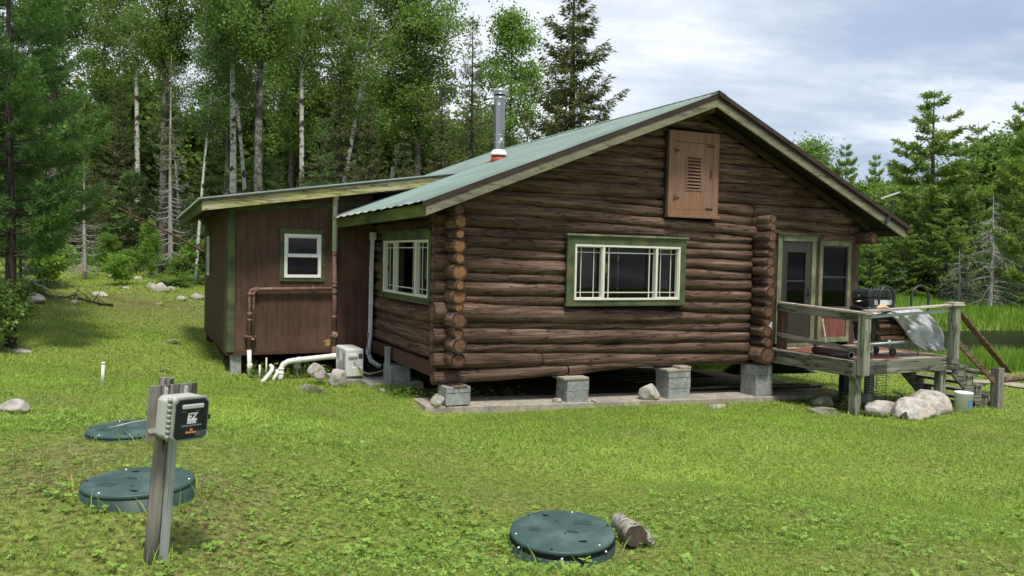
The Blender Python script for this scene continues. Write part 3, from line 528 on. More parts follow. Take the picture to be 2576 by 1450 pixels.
# -------- roof
def quadsheet(mb, P, th, mi=0):
    P = [np.array(p, float) for p in P]; n = np.cross(P[1] - P[0], P[3] - P[0]); n /= np.linalg.norm(n)
    if n[2] < 0: n = -n
    mb.add([*P, *[p - n * th for p in P]], [(0, 1, 2, 3), (7, 6, 5, 4), (0, 4, 5, 1), (1, 5, 6, 2), (2, 6, 7, 3), (3, 7, 4, 0)], mi); return n
roof = MB()
A0, A1 = np.array((5.0, -.62, 3.05)), np.array((5.0, 9.9, 3.05)); E0, E1 = np.array((-.566, -.62, .845)), np.array((-1.0, 9.9, .69)); EX = np.array((-.845, 4.1, .745))
EM = lambda v: EX + (E0 - EX) * ((4.1 - v) / 4.72) if v < 4.1 else EX + (np.array((-.9, 9.9, .72)) - EX) * ((v - 4.1) / 5.8)
G0, G1 = np.array((10.03, -.62, .79)), np.array((10.03, 9.9, .79))
quadsheet(roof, [A0, A1 + (0, -5.8, 0), EX, E0], .02); quadsheet(roof, [A1 + (0, -5.8, 0), A1, EM(9.9), EX], .02)
quadsheet(roof, [A0, A1, G1, G0], .02)
rf = roof.build('roof', 'roof_metal', cabin, fix=True)
rb = MB()
def rib(p, q, h=.022, w=.028):
    d = q - p; up = np.array((0, 0, 1.0)); rb.beam(p + up * h / 2, q + up * h / 2, w, h)
v = -.60
while v < 9.9:
    a = np.array((5.0, v, 3.05)); e = EM(v); rib(a, e + (e - a) / np.linalg.norm(e - a) * .0)
    rib(a, np.array((10.03, v, .79))); v += .228
rb.build('rib', 'roof_metal', rf, fix=True)['kind'] = 'part_set'
mb = MB(); quadsheet(mb, [A0 + (0, -.03, .035), A1 + (0, .03, .035), A1 + (-.17, .03, -.03), A0 + (-.17, -.03, -.03)], .006); quadsheet(mb, [A0 + (0, -.03, .035), A1 + (0, .03, .035), A1 + (.17, .03, -.04), A0 + (.17, -.03, -.04)], .006)
mb.build('ridge_cap', 'roof_metal', rf)
mb = MB()   # bent lip of the eave sheet, bare where the paint has gone
for i in range(40):
    v0 = -.6 + i * .1175; p = EM(v0); q = EM(v0 + .1175); dz = .012 * math.sin(i * 1.7)
    mb.add([p + (0, 0, .006), q + (0, 0, .006), q + (-.05, 0, -.028 + dz), p + (-.05, 0, -.028 + dz), p + (0, 0, 0), q + (0, 0, 0), q + (-.05, 0, -.032 + dz), p + (-.05, 0, -.032 + dz)], [(0, 1, 2, 3), (7, 6, 5, 4), (3, 2, 6, 7), (0, 3, 7, 4)], 1 if i > 24 or i % 9 == 4 else 0)
mb.build('eave_lip', ['roof_metal', 'roof_edge_bare'], rf)
def board(a, b, h0, h1, v0, v1, mb, mi=0):  # a, b = (s, z) of the top line; h = drop below it
    mb.prism([(a[0], a[1] - h1), (a[0], a[1] - h0), (b[0], b[1] - h0), (b[0], b[1] - h1)], v0, v1, lambda s, z, v: (s, v, z), mi)
mb = MB(); board((-.56, .825), (5.0, 3.022), .0, .085, -.615, -.57, mb); board((5.0, 3.022), (10.03, .765), .0, .085, -.615, -.57, mb)
board((5.0, 3.075), (10.05, .808), .0, .09, -.650, -.626, mb)
mb.build('rake_edge', 'dark_edge', rf, bevel=.004)
mb = MB(); board((-.5, .765), (5.0, 2.945), .0, .155, -.60, -.555, mb); board((5.0, 2.945), (9.97, .712), .0, .155, -.60, -.555, mb)
mb.build('rake_fascia', 'fascia_grey', rf, bevel=.004)
mb = MB(); e = [np.array((-.5, -.55, .80)), np.array((-.76, 4.2, .72))]; d = np.array((0.04, 0, 0)); dn = np.array((0, 0, -.19))
mb.add([e[0], e[1], e[1] + dn, e[0] + dn, e[0] + d, e[1] + d, e[1] + dn + d, e[0] + dn + d], [(0, 1, 2, 3), (7, 6, 5, 4), (0, 4, 5, 1), (3, 2, 6, 7), (0, 3, 7, 4), (1, 5, 6, 2)])
mb.build('eave_fascia', 'fascia_moss', rf); mb = MB(); mb.box(9.93, 9.97, -.55, 9.8, .60, .745); mb.build('eave_fascia', 'fascia_moss', rf)
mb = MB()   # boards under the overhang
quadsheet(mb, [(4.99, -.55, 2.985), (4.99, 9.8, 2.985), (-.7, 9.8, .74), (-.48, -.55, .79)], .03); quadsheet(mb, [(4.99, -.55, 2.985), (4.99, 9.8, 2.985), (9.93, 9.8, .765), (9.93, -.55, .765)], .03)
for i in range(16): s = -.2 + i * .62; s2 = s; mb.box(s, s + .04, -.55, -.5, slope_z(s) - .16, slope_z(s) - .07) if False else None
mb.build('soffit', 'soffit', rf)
# chimney
cs, cv = 2.43, 3.3; cz = 3.05 + .395 * (cs - 5)
ch = MB(); ch.lathe([(.113, -.1), (.113, 1.28)], 28, (cs, cv, cz)); ch = ch.build('chimney', 'stainless', cabin)
mb = MB(); mb.lathe([(.0, -.02), (.19, -.05), (.165, .02), (.125, .13), (.115, .14)], 24, (cs, cv, cz)); mb.build('flashing_boot', 'red_boot', ch)
mb = MB(); mb.lathe([(.175, .10), (.18, .11), (.165, .16), (.125, .215), (.114, .22)], 24, (cs, cv, cz)); mb.build('storm_collar', 'white_vinyl', ch)
mb = MB(); mb.lathe([(.116, .36), (.119, .362), (.119, .372), (.116, .374)], 28, (cs, cv, cz)); mb.build('joint_band', 'cap_steel', ch); mb = MB(); mb.lathe([(.116, .52), (.119, .522), (.119, .53), (.116, .532)], 28, (cs, cv, cz)); mb.build('joint_band', 'cap_steel', ch)
mb = MB(); mb.lathe([(.12, 1.27), (.17, 1.285), (.17, 1.30), (.13, 1.31), (.13, 1.33)], 28, (cs, cv, cz)); mb.lathe([(.115, 1.34), (.115, 1.36)], 28, (cs, cv, cz), 1); mb.lathe([(.0, 1.36), (.16, 1.365), (.165, 1.375), (.135, 1.385), (.135, 1.43), (.165, 1.435), (.165, 1.45), (.12, 1.49), (.0, 1.505)], 28, (cs, cv, cz))
mb.build('rain_cap', ['cap_steel', 'black_hole'], ch)
mb = MB(); mb.add([(cs + .117 * math.cos(t), cv + .117 * math.sin(t), cz + z) for z in (1.14, 1.20) for t in (-2.35, -2.1, -1.85)], [(0, 1, 4, 3), (1, 2, 5, 4)]); mb.build('sticker', 'label_white', ch, fix=False); mb = MB(); mb.add([(cs + .117 * math.cos(t), cv + .117 * math.sin(t), cz + z) for z in (.40, .46) for t in (-1.8, -1.55, -1.3)], [(0, 1, 4, 3), (1, 2, 5, 4)]); mb.build('sticker', 'label_white', ch, fix=False)
# flat antenna on the right rake
dish = thing('satellite_antenna', 'small flat grey antenna on an arm above the right rake board', 'antenna', (9.40, -.60, .96))
mb = MB(); mb.beam((9.33, -.63, .86), (9.52, -.63, 1.07), .03, .06); mb.beam((9.51, -.63, 1.04), (9.53, -.63, 1.33), .035, .045); mb.build('arm', 'black_metal', dish)
mb = MB(); d0_ = float(W(9.53, -.63, 1.33) @ FW); q = [toC(at(2217, 499, d0_ - .12)), toC(at(2262, 484, d0_ + .1)), toC(at(2263, 482, d0_ + .45)), toC(at(2218, 497, d0_ + .23))]; quadsheet(mb, q, .02); mb.build('panel', 'ac_grey', dish)
# -------- addition
mb = MB(); sheet(mb, -2.8774, -.0, -1.96, 1.0, [(-1.80, -1.07, -.5, .38)], on_add, 0, -.03, .0)
mb.prism([(-2.87, 1.0), (0, 1.0), (0, 1.4), (-2.87, .96)], VW + .001, VW + .03, lambda s, z, v: (s, v, z))
sheet(mb, VW + .03, 9.65, -1.96, .95, [(7.98, 8.62, -.57, .35)], on_addside, 0, -.03, 0)
s = -2.72
i = 0
while s < -.05:   # battens of shadow between the sheets: shallow grooves
    mb.box(s, s + .006, -1.955, 1.0, .0, .0015, on_add, 1) if not (-1.9 < s < -.97) else (mb.box(s, s + .006, -1.955, -.58, .0, .0015, on_add, 1), mb.box(s, s + .006, .49, 1.0, .0, .0015, on_add, 1))
    s += .2; i += 1
v = 4.5
while v < 9.6: mb.box(v, v + .009, -1.955, .95, 0, .0015, on_addside, 1); v += .2
mb.box(-.78, -.765, -1.955, .9, 0, .012, on_add, 0)
aw = mb.build('addition_wall', ['siding', 'soffit'], cabin)
mb = MB()
for a, b, z0, h in ((-1.0, -.9, -1.90, .16),):
    q = random.Random(3); n = 9
    mb.add([on_add(a + (b - a) * q.random(), z0 + h * t / n, .002) for t in range(n)] + [on_add(b + (b - a) * q.uniform(0, .8), z0 + h * t / n * .9, .002) for t in range(n)], [(i, n + i, n + i + 1, i + 1) for i in range(n - 1)])
mb.build('bare_wood_patch', 'interior_pine', aw, fix=False)
mb = MB(); mb.box(-2.77, .0, -2.04, -1.96, -.03, .012, on_add); mb.box(VW, 9.65, -2.04, -1.96, -.03, .012, on_addside)
for s0 in (-2.8, -1.4): pass
mb.box(-2.86, .1, VW + .03, 9.6, -2.02, -1.98); mb.build('sill_beam', 'brown_trim', cabin)
mb = MB(); mb.box(-2.905, -2.745, -1.975, .96, .0, .024, on_add); mb.box(VW - .024, VW + .13, -1.975, .92, .0, .024, on_addside)
mb.prism([(-2.74, .80), (-.2, 1.0), (-.2, 1.1), (-2.74, .9)], VW - .02, VW - .001, lambda s, z, v: (s, v, z))
mb.build('corner_board', 'green_trim', cabin, bevel=.003)
# back and inner faces so that nothing shows through
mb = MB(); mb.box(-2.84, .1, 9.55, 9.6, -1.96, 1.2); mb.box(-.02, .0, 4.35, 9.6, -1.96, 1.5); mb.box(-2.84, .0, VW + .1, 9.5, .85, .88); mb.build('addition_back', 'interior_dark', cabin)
ad = MB(); F0, F1, H0, H1 = (-3.43, 3.64, .965), (-3.52, 9.9, .80), (1.79, 3.64, 1.765), (2.1, 9.9, 1.86)
quadsheet(ad, [F0, H0, H1, F1], .022); ad = ad.build('addition_roof', 'roof_metal', cabin)
mb = MB()
for i in range(28):
    t = i / 27; p = np.array(F0) * (1 - t) + np.array(F1) * t; q = np.array(H0) * (1 - t) + np.array(H1) * t; mb.beam(p + (-.03, 0, .008), q + (0, 0, .012), .028, .022)
mb.build('rib', 'roof_metal', ad)
mb = MB(); mb.prism([(-3.40, .745), (-3.40, .93), (1.70, 1.715), (1.02, 1.43)], 3.67, 3.71, lambda s, z, v: (s, v, z)); mb.build('rake_fascia', 'fascia_wood', ad, bevel=.004)
mb = MB(); mb.prism([(-3.42, .925), (-3.42, .955), (1.78, 1.755), (1.72, 1.72)], 3.63, 3.72, lambda s, z, v: (s, v, z)); mb.build('drip_edge', 'dark_edge', ad)
mb = MB(); mb.add([(-3.40, 3.672, .935), (-3.49, 9.8, .775), (-3.49, 9.8, .59), (-3.40, 3.672, .745), (-3.36, 3.672, .935), (-3.45, 9.8, .775), (-3.45, 9.8, .59), (-3.36, 3.672, .745)], [(0, 1, 2, 3), (7, 6, 5, 4), (0, 4, 5, 1), (3, 2, 6, 7), (0, 3, 7, 4), (1, 5, 6, 2)]); mb.build('eave_fascia', 'fascia_moss', ad)
mb = MB()
for i in range(60):
    t0, t1 = i / 60, (i + 1) / 60; p = np.array(F0) * (1 - t0) + np.array(F1) * t0; q = np.array(F0) * (1 - t1) + np.array(F1) * t1; z0 = .012 * math.sin(i * 2.1)
    mb.add([p, q, q + (-.05, 0, -.03 + z0), p + (-.05, 0, -.03 + z0)], [(0, 1, 2, 3)])
mb.build('eave_lip', 'galvanized', ad, fix=False)
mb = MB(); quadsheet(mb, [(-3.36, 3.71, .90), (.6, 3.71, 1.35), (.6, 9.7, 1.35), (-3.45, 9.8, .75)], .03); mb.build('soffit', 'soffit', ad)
# -------- piers under the cabin
def pier(s0, s1, v0, v1, zb, courses, lab, half=False, cap=None, br=.5):
    mb = MB(); z = zb; q = random.Random(int(s0 * 100)); i = 0
    for h in courses:
        j = q.uniform(-.008, .008)
        if h < .12: mb.box(s0 + j, (s0 + s1) / 2 - .003, v0, v1, z + .003, z + h, var=q.random()); mb.box((s0 + s1) / 2 + .003, s1 + j, v0, v1, z + .003, z + h, var=q.random())
        else: mb.box(s0 + j, s1 + j, v0 + q.uniform(-.01, .01), v1, z + .003, z + h, var=q.random())
        z += h; i += 1
    if cap:
        for a, b, h, c in cap: mb.box(a, b, v0 - .02, v1 + .02, z, z + h, mi=c, var=.6); z += h
    o = mb.build('pier', ['block', 'slab_pale', 'rail_brown'], cabin, bevel=.008); o['label'] = lab
pier(.01, .43, -.28, .13, -2.415, (.2, .1), 'concrete block pier under the front left corner', cap=[(.12, .36, .02, 2)])
pier(2.24, 2.67, -.24, .16, -2.505, (.2, .2), 'second block pier from the left', cap=[(2.16, 2.66, .045, 1)])
pier(4.38, 4.87, -.22, .2, -2.57, (.2, .2, .12), 'third block pier from the left', cap=[(4.33, 4.86, .045, 1), (4.62, 4.87, .045, 1)])
pier(6.42, 6.84, -.24, .2, -2.61, (.2, .2, .2), 'tall three-course block pier by the deck', cap=[(6.60, 6.76, .03, 2)])
pier(-.11, .29, 2.45, 2.95, -2.42, (.2, .1), 'mossy block pier under the side wall')
pier(-2.80, -2.60, VW + .05, VW + .28, -2.6, (.58,), 'concrete pier under the addition corner')
mb = MB(); mb.box(-2.85, -2.7, 9.2, 9.5, -2.6, -2.0); mb.box(-2.80, -2.66, 6.7, 6.9, -2.6, -2.0); mb.build('pier', 'brown_trim', cabin)['label'] = 'dark wooden pier under the far end of the addition'
for s_ in (1, 4.6, 8.6): 
    mb = MB(); mb.box(s_, s_ + .4, 8.6, 9.0, -3.0, -2.0); mb.build('pier', 'block', cabin)['label'] = 'block pier in the dark at the back of the cabin'
mb = MB(); mb.box(.1, 7.3, 6.0, 6.05, -3.1, -2.0); mb.box(-2.8, .0, 7.0, 7.05, -3.1, -2.0); mb.build('underfloor_light_block', 'interior_dark', cabin)  # unseen dark sheets added to shut out light from behind, under the floors
# footings
mb = MB(); n = 24
def slab(name, poly, ztop, th, lab, mat):
    mb = MB(); mb.prism([(a, b) for a, b in poly], 0, 1, lambda a, b, c: (a, b, ztop(a) - th * (1 - c))); o = mb.build(name, mat, None, bevel=.012); tag(o, lab, 'footing'); recenter(o); return o
slab('concrete_footing', [(-.30, -.12), (.1, -.29), (1.5, -.32), (3, -.30), (5, -.34), (8.3, -.32), (8.3, .5), (-.26, .62)], lambda s: -2.425 - .028 * s, .25, 'long pale concrete footing under the front row of block piers', 'slab_pale')
slab('concrete_footing', [(-.56, 2.24), (.5, 2.30), (.5, 3.1), (-.54, 3.25)], lambda s: -2.42, .2, 'short dark-stained concrete footing beside the air conditioner', 'concrete')
# vent pipe and drain pipes fixed to the addition
X = lambda s, v, z: (s, VW - v, z)
mb = MB(); mb.tube([X(-.805, .09, .045), X(-.808, .09, 1.12), X(-.80, .09, 1.16)], .052, 14, var=.5); mb.tube([X(-.808, .09, .96), X(-.808, .09, 1.0)], .06, 14); mb.tube([X(-.80, .09, 1.1), X(-.79, .14, 1.2)], .055, 14); vp = mb.build('vent_pipe', 'pipe_cream', cabin)
vp['label'] = 'cream vent pipe rising to the eave, brown below'
mb = MB(); mb.tube([X(-.805, .09, .045), X(-.79, .09, -1.98)], .05, 14)
for z, r in ((-.02, .056), (-.60, .06), (-.66, .06), (-.80, .056), (-1.30, .055), (-1.63, .062), (-1.70, .072), (-1.78, .06)): mb.tube([X(-.797, .09, z - .03), X(-.797, .09, z + .03)], r, 14)
mb.tube([X(-.797, .09, -1.68), X(-.80, .20, -1.66)], .055, 14); mb.tube([X(-.79, .09, -1.92), X(-.80, .13, -2.0), X(-.82, .2, -2.07)], .058, 14)
mb.build('lower_pipe', 'pipe_brown', vp)
mb = MB(); mb.tube([X(-.80, .08, -.715), X(-2.38, .08, -.735), X(-2.44, .08, -.75), X(-2.465, .08, -.80), X(-2.47, .08, -1.95)], .034, 12)
mb.tube([X(-2.30, .1, -.74), X(-2.37, .1, -.76), X(-2.39, .1, -.82), X(-2.40, .1, -1.72)], .026, 12)
for p, q, r in (((-2.47, .08, -1.18), (-2.47, .08, -1.28), .044), ((-2.47, .08, -1.32), (-2.47, .08, -1.36), .048), ((-2.47, .08, -.80), (-2.47, .08, -.86), .042), ((-2.40, .1, -.80), (-2.40, .1, -.86), .034), ((-2.30, .08, -.73), (-2.40, .08, -.735), .042), ((-1.2, .08, -.72), (-1.26, .08, -.72), .042), ((-2.40, .1, -1.70), (-2.40, .1, -1.74), .034)): mb.tube([X(*p), X(*q)], r, 12)
mb.box(-2.56, -2.34, -1.68, -1.65, 0, .12, on_add); mb.box(-1.25, -1.22, -.72, -.66, 0, .1, on_add); mb.build('wall_pipe', 'pipe_brown', cabin)
mb = MB(); mb.tube([X(-2.47, .08, -1.93), X(-2.455, .08, -2.50)], .042, 12); mb.tube([X(-2.455, .08, -2.2), X(-2.455, .08, -2.34)], .05, 12); mb.build('stub_pipe', 'pipe_white', cabin)
# drain: along the wall foot then an elbow into the ground
dr = thing('drain_pipe', 'white plastic drain pipe with a rusty stain running to a ground elbow', 'pipe', (-1.9, 3.95, -2.45))
pts = [(-.45, 3.98, -2.075), (-1.0, 3.96, -2.09), (-1.62, 3.92, -2.135), (-1.76, 3.90, -2.15), (-1.86, 3.89, -2.20), (-1.90, 3.88, -2.28), (-1.905, 3.86, -2.4), (-1.93, 3.80, -2.5)]
mb = MB(); mb.tube(pts, .055, 16); mb.build('pipe', 'pipe_white', dr)
mb = MB()
for p, q in (((-1.50, 3.93, -2.125), (-1.58, 3.925, -2.13)), ((-.72, 3.97, -2.08), (-.92, 3.965, -2.085)), ((-1.90, 3.88, -2.27), (-1.903, 3.875, -2.31)), ((-1.905, 3.865, -2.37), (-1.91, 3.85, -2.40))): mb.tube([p, q], .061, 16)
mb.build('coupling', 'pipe_white', dr)
def pipe(name, pts, r, lab, mat='pipe_white', n=12):
    mb = MB(); mb.tube([tuple(p) for p in pts], r, n); o = mb.build(name, mat); tag(o, lab, 'pipe'); recenter(o); return o
pipe('cleanout_pipe', [(-2.10, 3.95, -2.22), (-2.07, 3.9, -2.25), (-2.08, 3.85, -2.30), (-2.18, 3.75, -2.40), (-2.32, 3.62, -2.53)], .04, 'bent white pipe end lying in the grass nearest the corner pier')
pipe('cleanout_pipe', [(-1.99, 3.92, -2.32), (-1.97, 3.88, -2.33), (-2.0, 3.83, -2.38), (-2.08, 3.75, -2.50)], .032, 'short white elbow stub just left of the large drain elbow')
pipe('marker_stake', [(-2.17, 3.98, -2.5), (-2.17, 3.98, -2.07)], .016, 'slim cream stick standing in weeds beside the addition', 'pipe_cream', 8)
pipe('marker_stake', [(-2.30, 3.95, -2.5), (-2.30, 3.95, -2.2)], .018, 'short white stick low in the weeds near the corner pier', 'pipe_white', 8)
j = thing('junction_box', 'small grey electrical box on a conduit below the addition wall', 'junction box', (-1.55, 4.05, -2.45)); mb = MB(); mb.box(-1.62, -1.50, 4.0, 4.08, -2.32, -2.14); mb.build('housing', 'ac_grey', j, bevel=.006); mb = MB(); mb.tube([(-1.56, 4.03, -2.32), (-1.56, 4.03, -2.42), (-1.53, 4.0, -2.52)], .018, 8); mb.build('conduit', 'galvanized', j)
# line-set cover on the log side wall, and air conditioner
ls = MB(); P = [(-.03, 4.12, .43), (-.05, 4.12, -.3), (-.06, 4.1, -1.0), (-.07, 4.08, -1.62)]
for a, b in zip(P[:-1], P[1:]): ls.beam(a, b, .075, .07, (0, 1, 0))
ls.box(-.085, .03, 4.06, 4.18, .30, .46); 
for z in (-.3, -1.0, -.65): ls.box(-.098, -.015, 4.07, 4.16, z - .02, z + .02)
ls = ls.build('line_cover', 'cover_white', cabin, bevel=.008)
mb = MB(); mb.tube([(-.07, 4.07, -1.6), (-.10, 4.03, -1.85), (-.13, 4.0, -2.05), (-.09, 3.9, -2.2), (.02, 3.8, -2.28), (.08, 3.75, -2.30)], .05, 12); mb.build('insulated_hose', 'cover_white', ls)
mb = MB(); mb.tube([(-.115, 4.02, -1.62), (-.16, 3.98, -1.85), (-.2, 3.7, -2.02), (-.42, 3.1, -2.04), (-.47, 3.0, -2.04)], .008, 6); mb.build('cable', 'black_metal', ls)
ac = thing('air_conditioner', 'white outdoor air conditioner unit standing on a block beside the side wall', 'air conditioner', (-.66, 3.38, -2.38))
S0, S1, V0, V1, Z0, Z1 = -.85, -.50, 2.95, 3.78, -2.37, -1.83
mb = MB(); mb.box(S0, S1, V0, V1, Z0, Z1); mb.build('casing', 'ac_white', ac, bevel=.025)
mb = MB(); cm = lambda t, r, c: (S0 - c, V0 + .50 + r * math.cos(t), (Z0 + Z1) / 2 + r * math.sin(t))
for r in np.arange(.03, .235, .02):
    mb.tube([cm(2 * math.pi * k / 28, r, .012) for k in range(29)], .004, 5, cap=False)
for k in range(8): mb.tube([cm(k * math.pi / 4, .02, .01), cm(k * math.pi / 4, .235, .01)], .004, 5)
mb.build('fan_grille', 'ac_white', ac)
mb = MB(); mb.add([cm(2 * math.pi * k / 28, .235, .003) for k in range(28)], [tuple(range(28))]); mb.build('fan_opening', 'ac_grey', ac, fix=False)
mb = MB(); mb.box(S0 - .004, S0 + .01, V0 + .07, V0 + .20, Z0 + .18, Z1 - .08); mb.build('side_grille', 'ac_grey', ac)
mb = MB(); mb.box(S0 - .004, S0 + .0, V0 + .06, V0 + .2, Z0 + .05, Z0 + .17); mb.build('energy_label', 'label_blue', ac)
mb = MB(); mb.box(S1 - .30, S1 - .12, V0 - .03, V0, Z1 - .16, Z1 - .10); mb.build('handle', 'ac_white', ac, bevel=.01)
mb = MB(); mb.box(S1 - .22, S1 - .03, V0 - .055, V0, Z0 + .02, Z0 + .19); mb.build('valve_cover', 'ac_white', ac, bevel=.012)
mb = MB(); mb.box(S1 - .15, S1 - .05, V0 - .058, V0 - .056, Z0 + .04, Z0 + .12); mb.build('warning_label', 'label_yellow', ac)
mb = MB(); mb.box(S1 - .10, S1 - .02, V0 - .004, V0, Z1 - .19, Z1 - .09); mb.box(S1 - .12, S1 - .03, V0 - .004, V0, Z0 + .24, Z0 + .33, mi=1); mb.build('rating_label', ['label_grey', 'label_white'], ac)
mb = MB(); mb.tube([(S1 - .19, V0 - .01, Z0 + .33), (S1 - .17, V0 - .05, Z0 + .28), (S1 - .05, V0 - .1, Z0 + .12), (S1 + .08, V0 - .05, Z0 + .05), (S1 + .35, V0 + .05, Z0 + .08), (S1 + .55, V0 + .1, Z0 + .12)], .014, 8); mb.build('power_cable', 'ac_grey', ac)
for v in (V0 + .08, V1 - .12):
    mb = MB(); mb.box(S0 - .03, S1 + .03, v, v + .05, Z0 - .03, Z0 + .003); mb.build('foot', 'galvanized', ac)
o = MB(); o.box(-1.02, -.40, 2.9, 3.85, -2.62, -2.402); o = o.build('plinth_block', 'concrete', bevel=.02); tag(o, 'flat concrete block carrying the air conditioner', 'block'); recenter(o)
gp_ = thing('conduit_stub', 'grey capped conduit standing behind the mossy block pier', 'conduit', (-.13, 2.75, -2.1)); mb = MB(); mb.box(-.16, -.07, 2.60, 2.69, -2.42, -1.80); mb.box(-.17, -.06, 2.59, 2.70, -1.80, -1.77); mb.build('tube', 'galvanized', gp_, bevel=.006)
# ---------------------------------------------------------------- deck and stairs
def onv(px, py, v):
    d = ray(px, py); t = (v + C0 @ VS) / (d @ VS); q = d * t - C0; return np.array([q @ US, v, q[2]])
DZ = -1.69
deck = thing('deck', 'small raised wooden deck with weathered rails in front of the door', 'deck', (8.1, -1.1, -2.65))
q = random.Random(5); s = 6.84
mb = MB(); v = -2.26
while v < -.02:   # boards run along the wall
    mb.box(6.83, 9.42, v, v + .132, DZ - .035, DZ + q.uniform(-.003, .003)); v += .14
mb.build('floor_boards', 'deck_boards', deck, bevel=.003)
mb = MB(); mb.box(6.76, 6.80, -2.26, -.12, DZ - .26, DZ - .035); mb.box(6.74, 6.90, -2.24, -.16, DZ - .032, DZ + .012); mb.build('rim_beam', 'weathered_across', deck, bevel=.006)
mb = MB(); mb.box(6.96, 9.44, -2.31, -2.27, DZ - .235, DZ + .01); mb.box(6.80, 7.0, -2.27, -2.12, DZ - .30, DZ - .04, mi=0); mb.build('rim_beam', 'weathered_along', deck, bevel=.006)
mb = MB(); mb.box(9.38, 9.42, -2.26, -.1, DZ - .24, DZ - .035); mb.box(7.9, 7.95, -2.26, -.1, DZ - .22, DZ - .036); mb.box(6.9, 9.38, -1.2, -1.15, DZ - .22, DZ - .036); mb.build('joist', 'weathered', deck)
def post(s0, s1, v0, v1, z0, z1, mat='deck_post'):
    mb = MB(); mb.box(s0, s1, v0, v1, z0, z1); return mb.build('post', mat, deck, bevel=.008)
post(6.83, 6.985, -2.42, -2.272, DZ - .235, -.855); post(6.845, 6.985, -2.26, -2.11, -2.9, DZ - .302)
post(9.07, 9.21, -2.47, -2.315, -1.70, -.725); post(9.02, 9.165, -2.26, -2.11, -2.85, DZ - .04)
post(8.05, 8.19, -.9, -.76, -2.95, DZ - .23, 'black_metal'); post(9.2, 9.34, -.5, -.36, -2.95, DZ - .23)
post(6.85, 6.99, -.45, -.30, -1.68, -.81, 'brown_trim')
mb = MB(); mb.box(8.98, 9.28, -2.50, -2.28, -.722, -.69); mb.box(9.0, 9.27, -2.49, -2.29, -.688, -.655); mb.build('post_cap', 'rail_cap', deck, bevel=.006)
mb = MB(); mb.beam((6.90, -.30, -.775), (6.90, -2.46, -.842), .15, .035); mb.build('handrail', 'rail_cap', deck, bevel=.005)
mb = MB(); mb.beam((6.88, -2.38, -.805), (9.30, -2.38, -.70), .15, .035, mi=0); mb.build('handrail', 'rail_cap', deck, bevel=.005)
mb = MB(); mb.beam((6.86, -.30, -.865), (6.87, -2.27, -.93), .04, .13); mb.build('rail', 'weathered_across', deck, bevel=.005)
mb = MB(); mb.beam((6.86, -.30, -1.40), (6.87, -2.27, -1.50), .04, .085); mb.build('rail', 'weathered_across', deck, bevel=.005)
mb = MB(); mb.beam((6.99, -2.30, -.915), (9.07, -2.36, -.815), .02, .05); mb.build('rail', 'galvanized', deck)
st = MB()
for v in (-2.24, -1.0):
    st.beam((9.40, v, -1.93), (10.50, v, -2.86), .045, .24)
st.build('stringer', 'weathered_along', deck, bevel=.004)
for i in range(5):
    s0 = 9.47 + i * .235; z = -1.86 - i * .185
    mb = MB(); mb.box(s0, s0 + .29, -2.30, -.92, z - .045, z); mb.build('tread', 'weathered_across', deck, bevel=.006)
    mb = MB(); mb.box(s0 + .02, s0 + .20, -2.27, -2.215, z - .20, z - .046); mb.build('tread_block', 'weathered', deck); mb = MB(); mb.box(s0 + .02, s0 + .2, -1.03, -.97, z - .2, z - .046); mb.build('tread_block', 'weathered', deck)
mb = MB(); mb.box(10.36, 10.53, -2.46, -2.30, -2.95, -1.92); mb.build('newel_post', 'weathered', deck, bevel=.008)
mb = MB(); mb.beam((9.20, -2.34, -.74), (10.78, -2.38, -2.02), .14, .038); mb.build('stair_rail', 'rail_brown', deck, bevel=.004)
mb = MB(); mb.beam((9.14, -2.33, -1.26), (10.42, -2.37, -2.22), .04, .10); mb.build('stair_rail', 'rail_brown', deck, bevel=.004)
# wire shelf leaning under the rim
ws = thing('wire_shelf', 'black wire shelf hung upright below the deck edge', 'wire rack', (7.4, -2.33, -2.45))
mb = MB()
for i in range(19):
    z = -1.72 - i * .045; mb.tube([(7.02, -2.34, z), (7.50, -2.34, z + .004)], .006, 5)
for s_ in (7.02, 7.26, 7.50): mb.tube([(s_, -2.335, -1.70), (s_, -2.335, -2.54)], .006, 5)
mb.build('wires', 'black_metal', ws)
# ---------------------------------------------------------------- things on the deck
g = thing('gas_grill', 'black lidded barbecue grill with its cover pushed down around the legs', 'grill', (7.75, -1.7, DZ))
GS, GV = 7.55, -1.66   # left end, centre line
mb = MB(); mb.prism([(-.02, -.60), (.0, -.49), (.08, -.45), (.62, -.45), (.70, -.49), (.72, -.60)], GV - .2, GV + .2, lambda a, b, c: (GS + a, c, b)); mb.build('lid', 'black_metal', g, bevel=.02)
mb = MB(); mb.prism([(.03, -.77), (-.01, -.61), (.71, -.61), (.67, -.77)], GV - .19, GV + .19, lambda a, b, c: (GS + a, c, b)); mb.build('firebox', 'black_metal', g, bevel=.01)
mb = MB(); mb.box(GS + .15, GS + .58, GV - .197, GV - .192, -.735, -.645); mb.build('control_panel', 'label_white', g)
mb = MB(); mb.tube([(GS + .25, GV - .05, -.45), (GS + .25, GV - .05, -.385)], .01, 6); mb.tube([(GS + .45, GV - .05, -.45), (GS + .45, GV - .05, -.385)], .01, 6); mb.beam((GS + .22, GV - .05, -.378), (GS + .48, GV - .05, -.378), .03, .02); mb.build('handle', 'black_metal', g)
mb = MB(); mb.tube([(GS - .02, GV - .1, -.66), (GS - .16, GV - .12, -.665)], .008, 6); mb.lathe([(0, 0), (.04, .0), (.045, .012), (0, .02)], 14, (GS - .19, GV - .12, -.675)); mb.tube([(GS, GV, -.63), (GS - .10, GV - .05, -.555)], .008, 6); mb.build('side_tools', 'steel', g)
n = 26; mb = MB(); q = random.Random(2)   # crumpled cover
